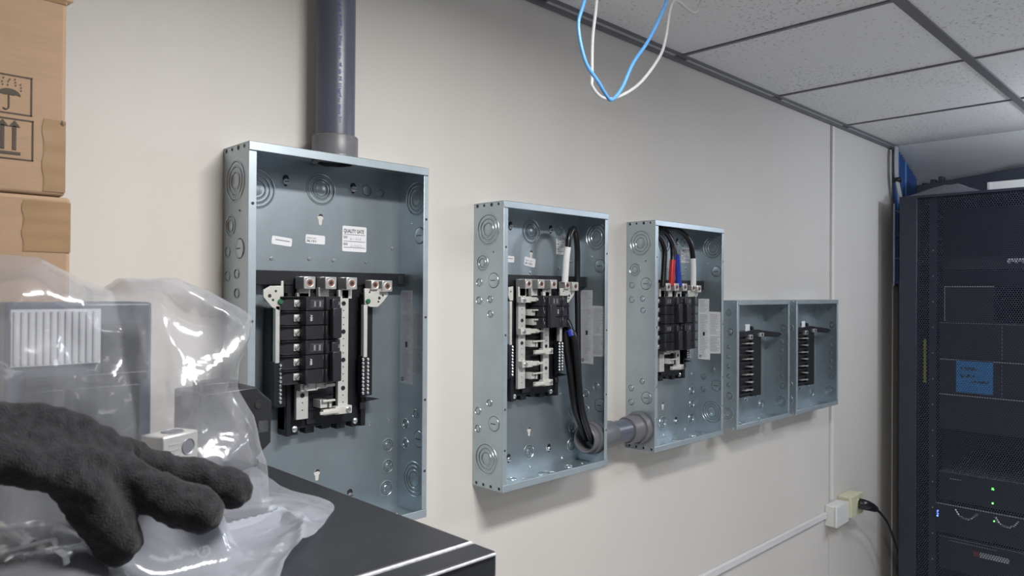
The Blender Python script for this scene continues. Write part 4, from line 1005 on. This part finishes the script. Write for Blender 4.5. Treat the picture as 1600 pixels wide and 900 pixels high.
# on top of the rack
t = thing('cable_tray', 'black overhead cable tray behind the top of the server rack', 'tray', (3.84, -.36, 2.10))
MB().prism([(.27, .0), (.27, .075), (-.23, .120), (-.30, .14), (-.30, 0)], 'x', 0, .09, M['rack']).build('side_rail', t, bevel=.003)
for y, h in ((.20, .098), (.165, .108), (.235, .085)): MB().box(.004, .05, y-.010, y+.010, .07, h, M['rack']).build('clip', t, bevel=.002)
for y in (.255, -.28):
    MB().box(.02, .08, y-.01, y+.01, -.0045, .002, M['rack']).build('foot', t)
t = thing('flat_box', 'long white flat box on top of the server rack', 'box', (3.66, -.56, RT+.0006))
MB().box(-.03, .12, -.12, .131, 0, .038, M['whiteplastic']).build('carton', t, bevel=.003); MB().box(-.0312, -.03, .112, .122, .002, .036, M['sticker']).build('end_strip', t)
# film scrap
vs = []; fs = []
for i in range(31):
    for j in range(15):
        u, v = i/30, j/14
        y = -.105-.30*u; x = 3.60+.10*v
        env = (math.sin(math.pi*v)**.5)*(.10+.9*math.sin(math.pi*min(1, u*1.02))**1.2)*(.4+.7*u)
        z = RT+.002+.075*env*(.7+.5*crease(x, y, 1, 14))
        vs.append((x, y, z))
for i in range(30):
    for j in range(14): fs.append((i*15+j, i*15+j+1, (i+1)*15+j+1, (i+1)*15+j))
tag(MB().add(vs, fs, M['film']).build('plastic_wrap', ang=50), 'crumpled clear plastic wrap lying on top of the server rack', 'plastic wrap')

# ---------------------------------------------------------------- cables and ladder in the recess
t = thing('cable_ladder', 'vertical wire cable ladder at the end of the wall behind the rack', 'cable ladder', (3.705, -.034, 1.69))
for x in (.006, .32): MB().cyl((x, 0, 0), (x, 0, .39), .003, M['silver'], 8).build('rail', t)
for k in range(4): MB().cyl((-.012, -.005, .02+k*.112), (.335, -.005, .02+k*.112), .0028, M['silver'], 8).build('rung', t)
for k in range(14):
    x = 3.786+k*.0225
    o = MB().tube([(x, -.014, 1.70), (x+.003*math.sin(k), -.014, 1.78), (x, -.014, 1.9), (x+.002*math.cos(k*2), -.014, CEIL-SLOPE*(x-XW+.02)-.006)], .0098, M['bluecable'] if k in (1, 6) else M['navycable'], 8).build('blue_cable')
    tag(o, 'blue data cable in the dense bundle beside the rack', 'cable', 'blue cables behind the rack')
for k in range(3):
    o = MB().tube([(3.722+.0118*k, -.036, CEIL-.012), (3.714+.0118*k, -.038, 2.29), (3.718+.0118*k, -.040, 2.20), (3.748+.0125*k, -.050, 2.09), (3.80+.0125*k, -.056, 1.95), (3.83+.0125*k, -.056, 1.7), (3.83+.0125*k, -.056, 1.2)], .0056, M['greycable'], 8).build('grey_cable')
    tag(o, ['leftmost pale grey cable strapped at the end of the wall', 'middle pale grey cable strapped at the end of the wall', 'rightmost pale grey cable strapped at the end of the wall'][k], 'cable', 'grey cables at the wall end')
o = MB().lathe((3.7305, -.0405, 2.185), (0, 0, 1), [(.0185, 0), (.0185, .02)], M['blackplastic'], 20).build('cable_strap', solid=.002)
tag(o, 'black strap around the grey cables at the end of the wall', 'strap')
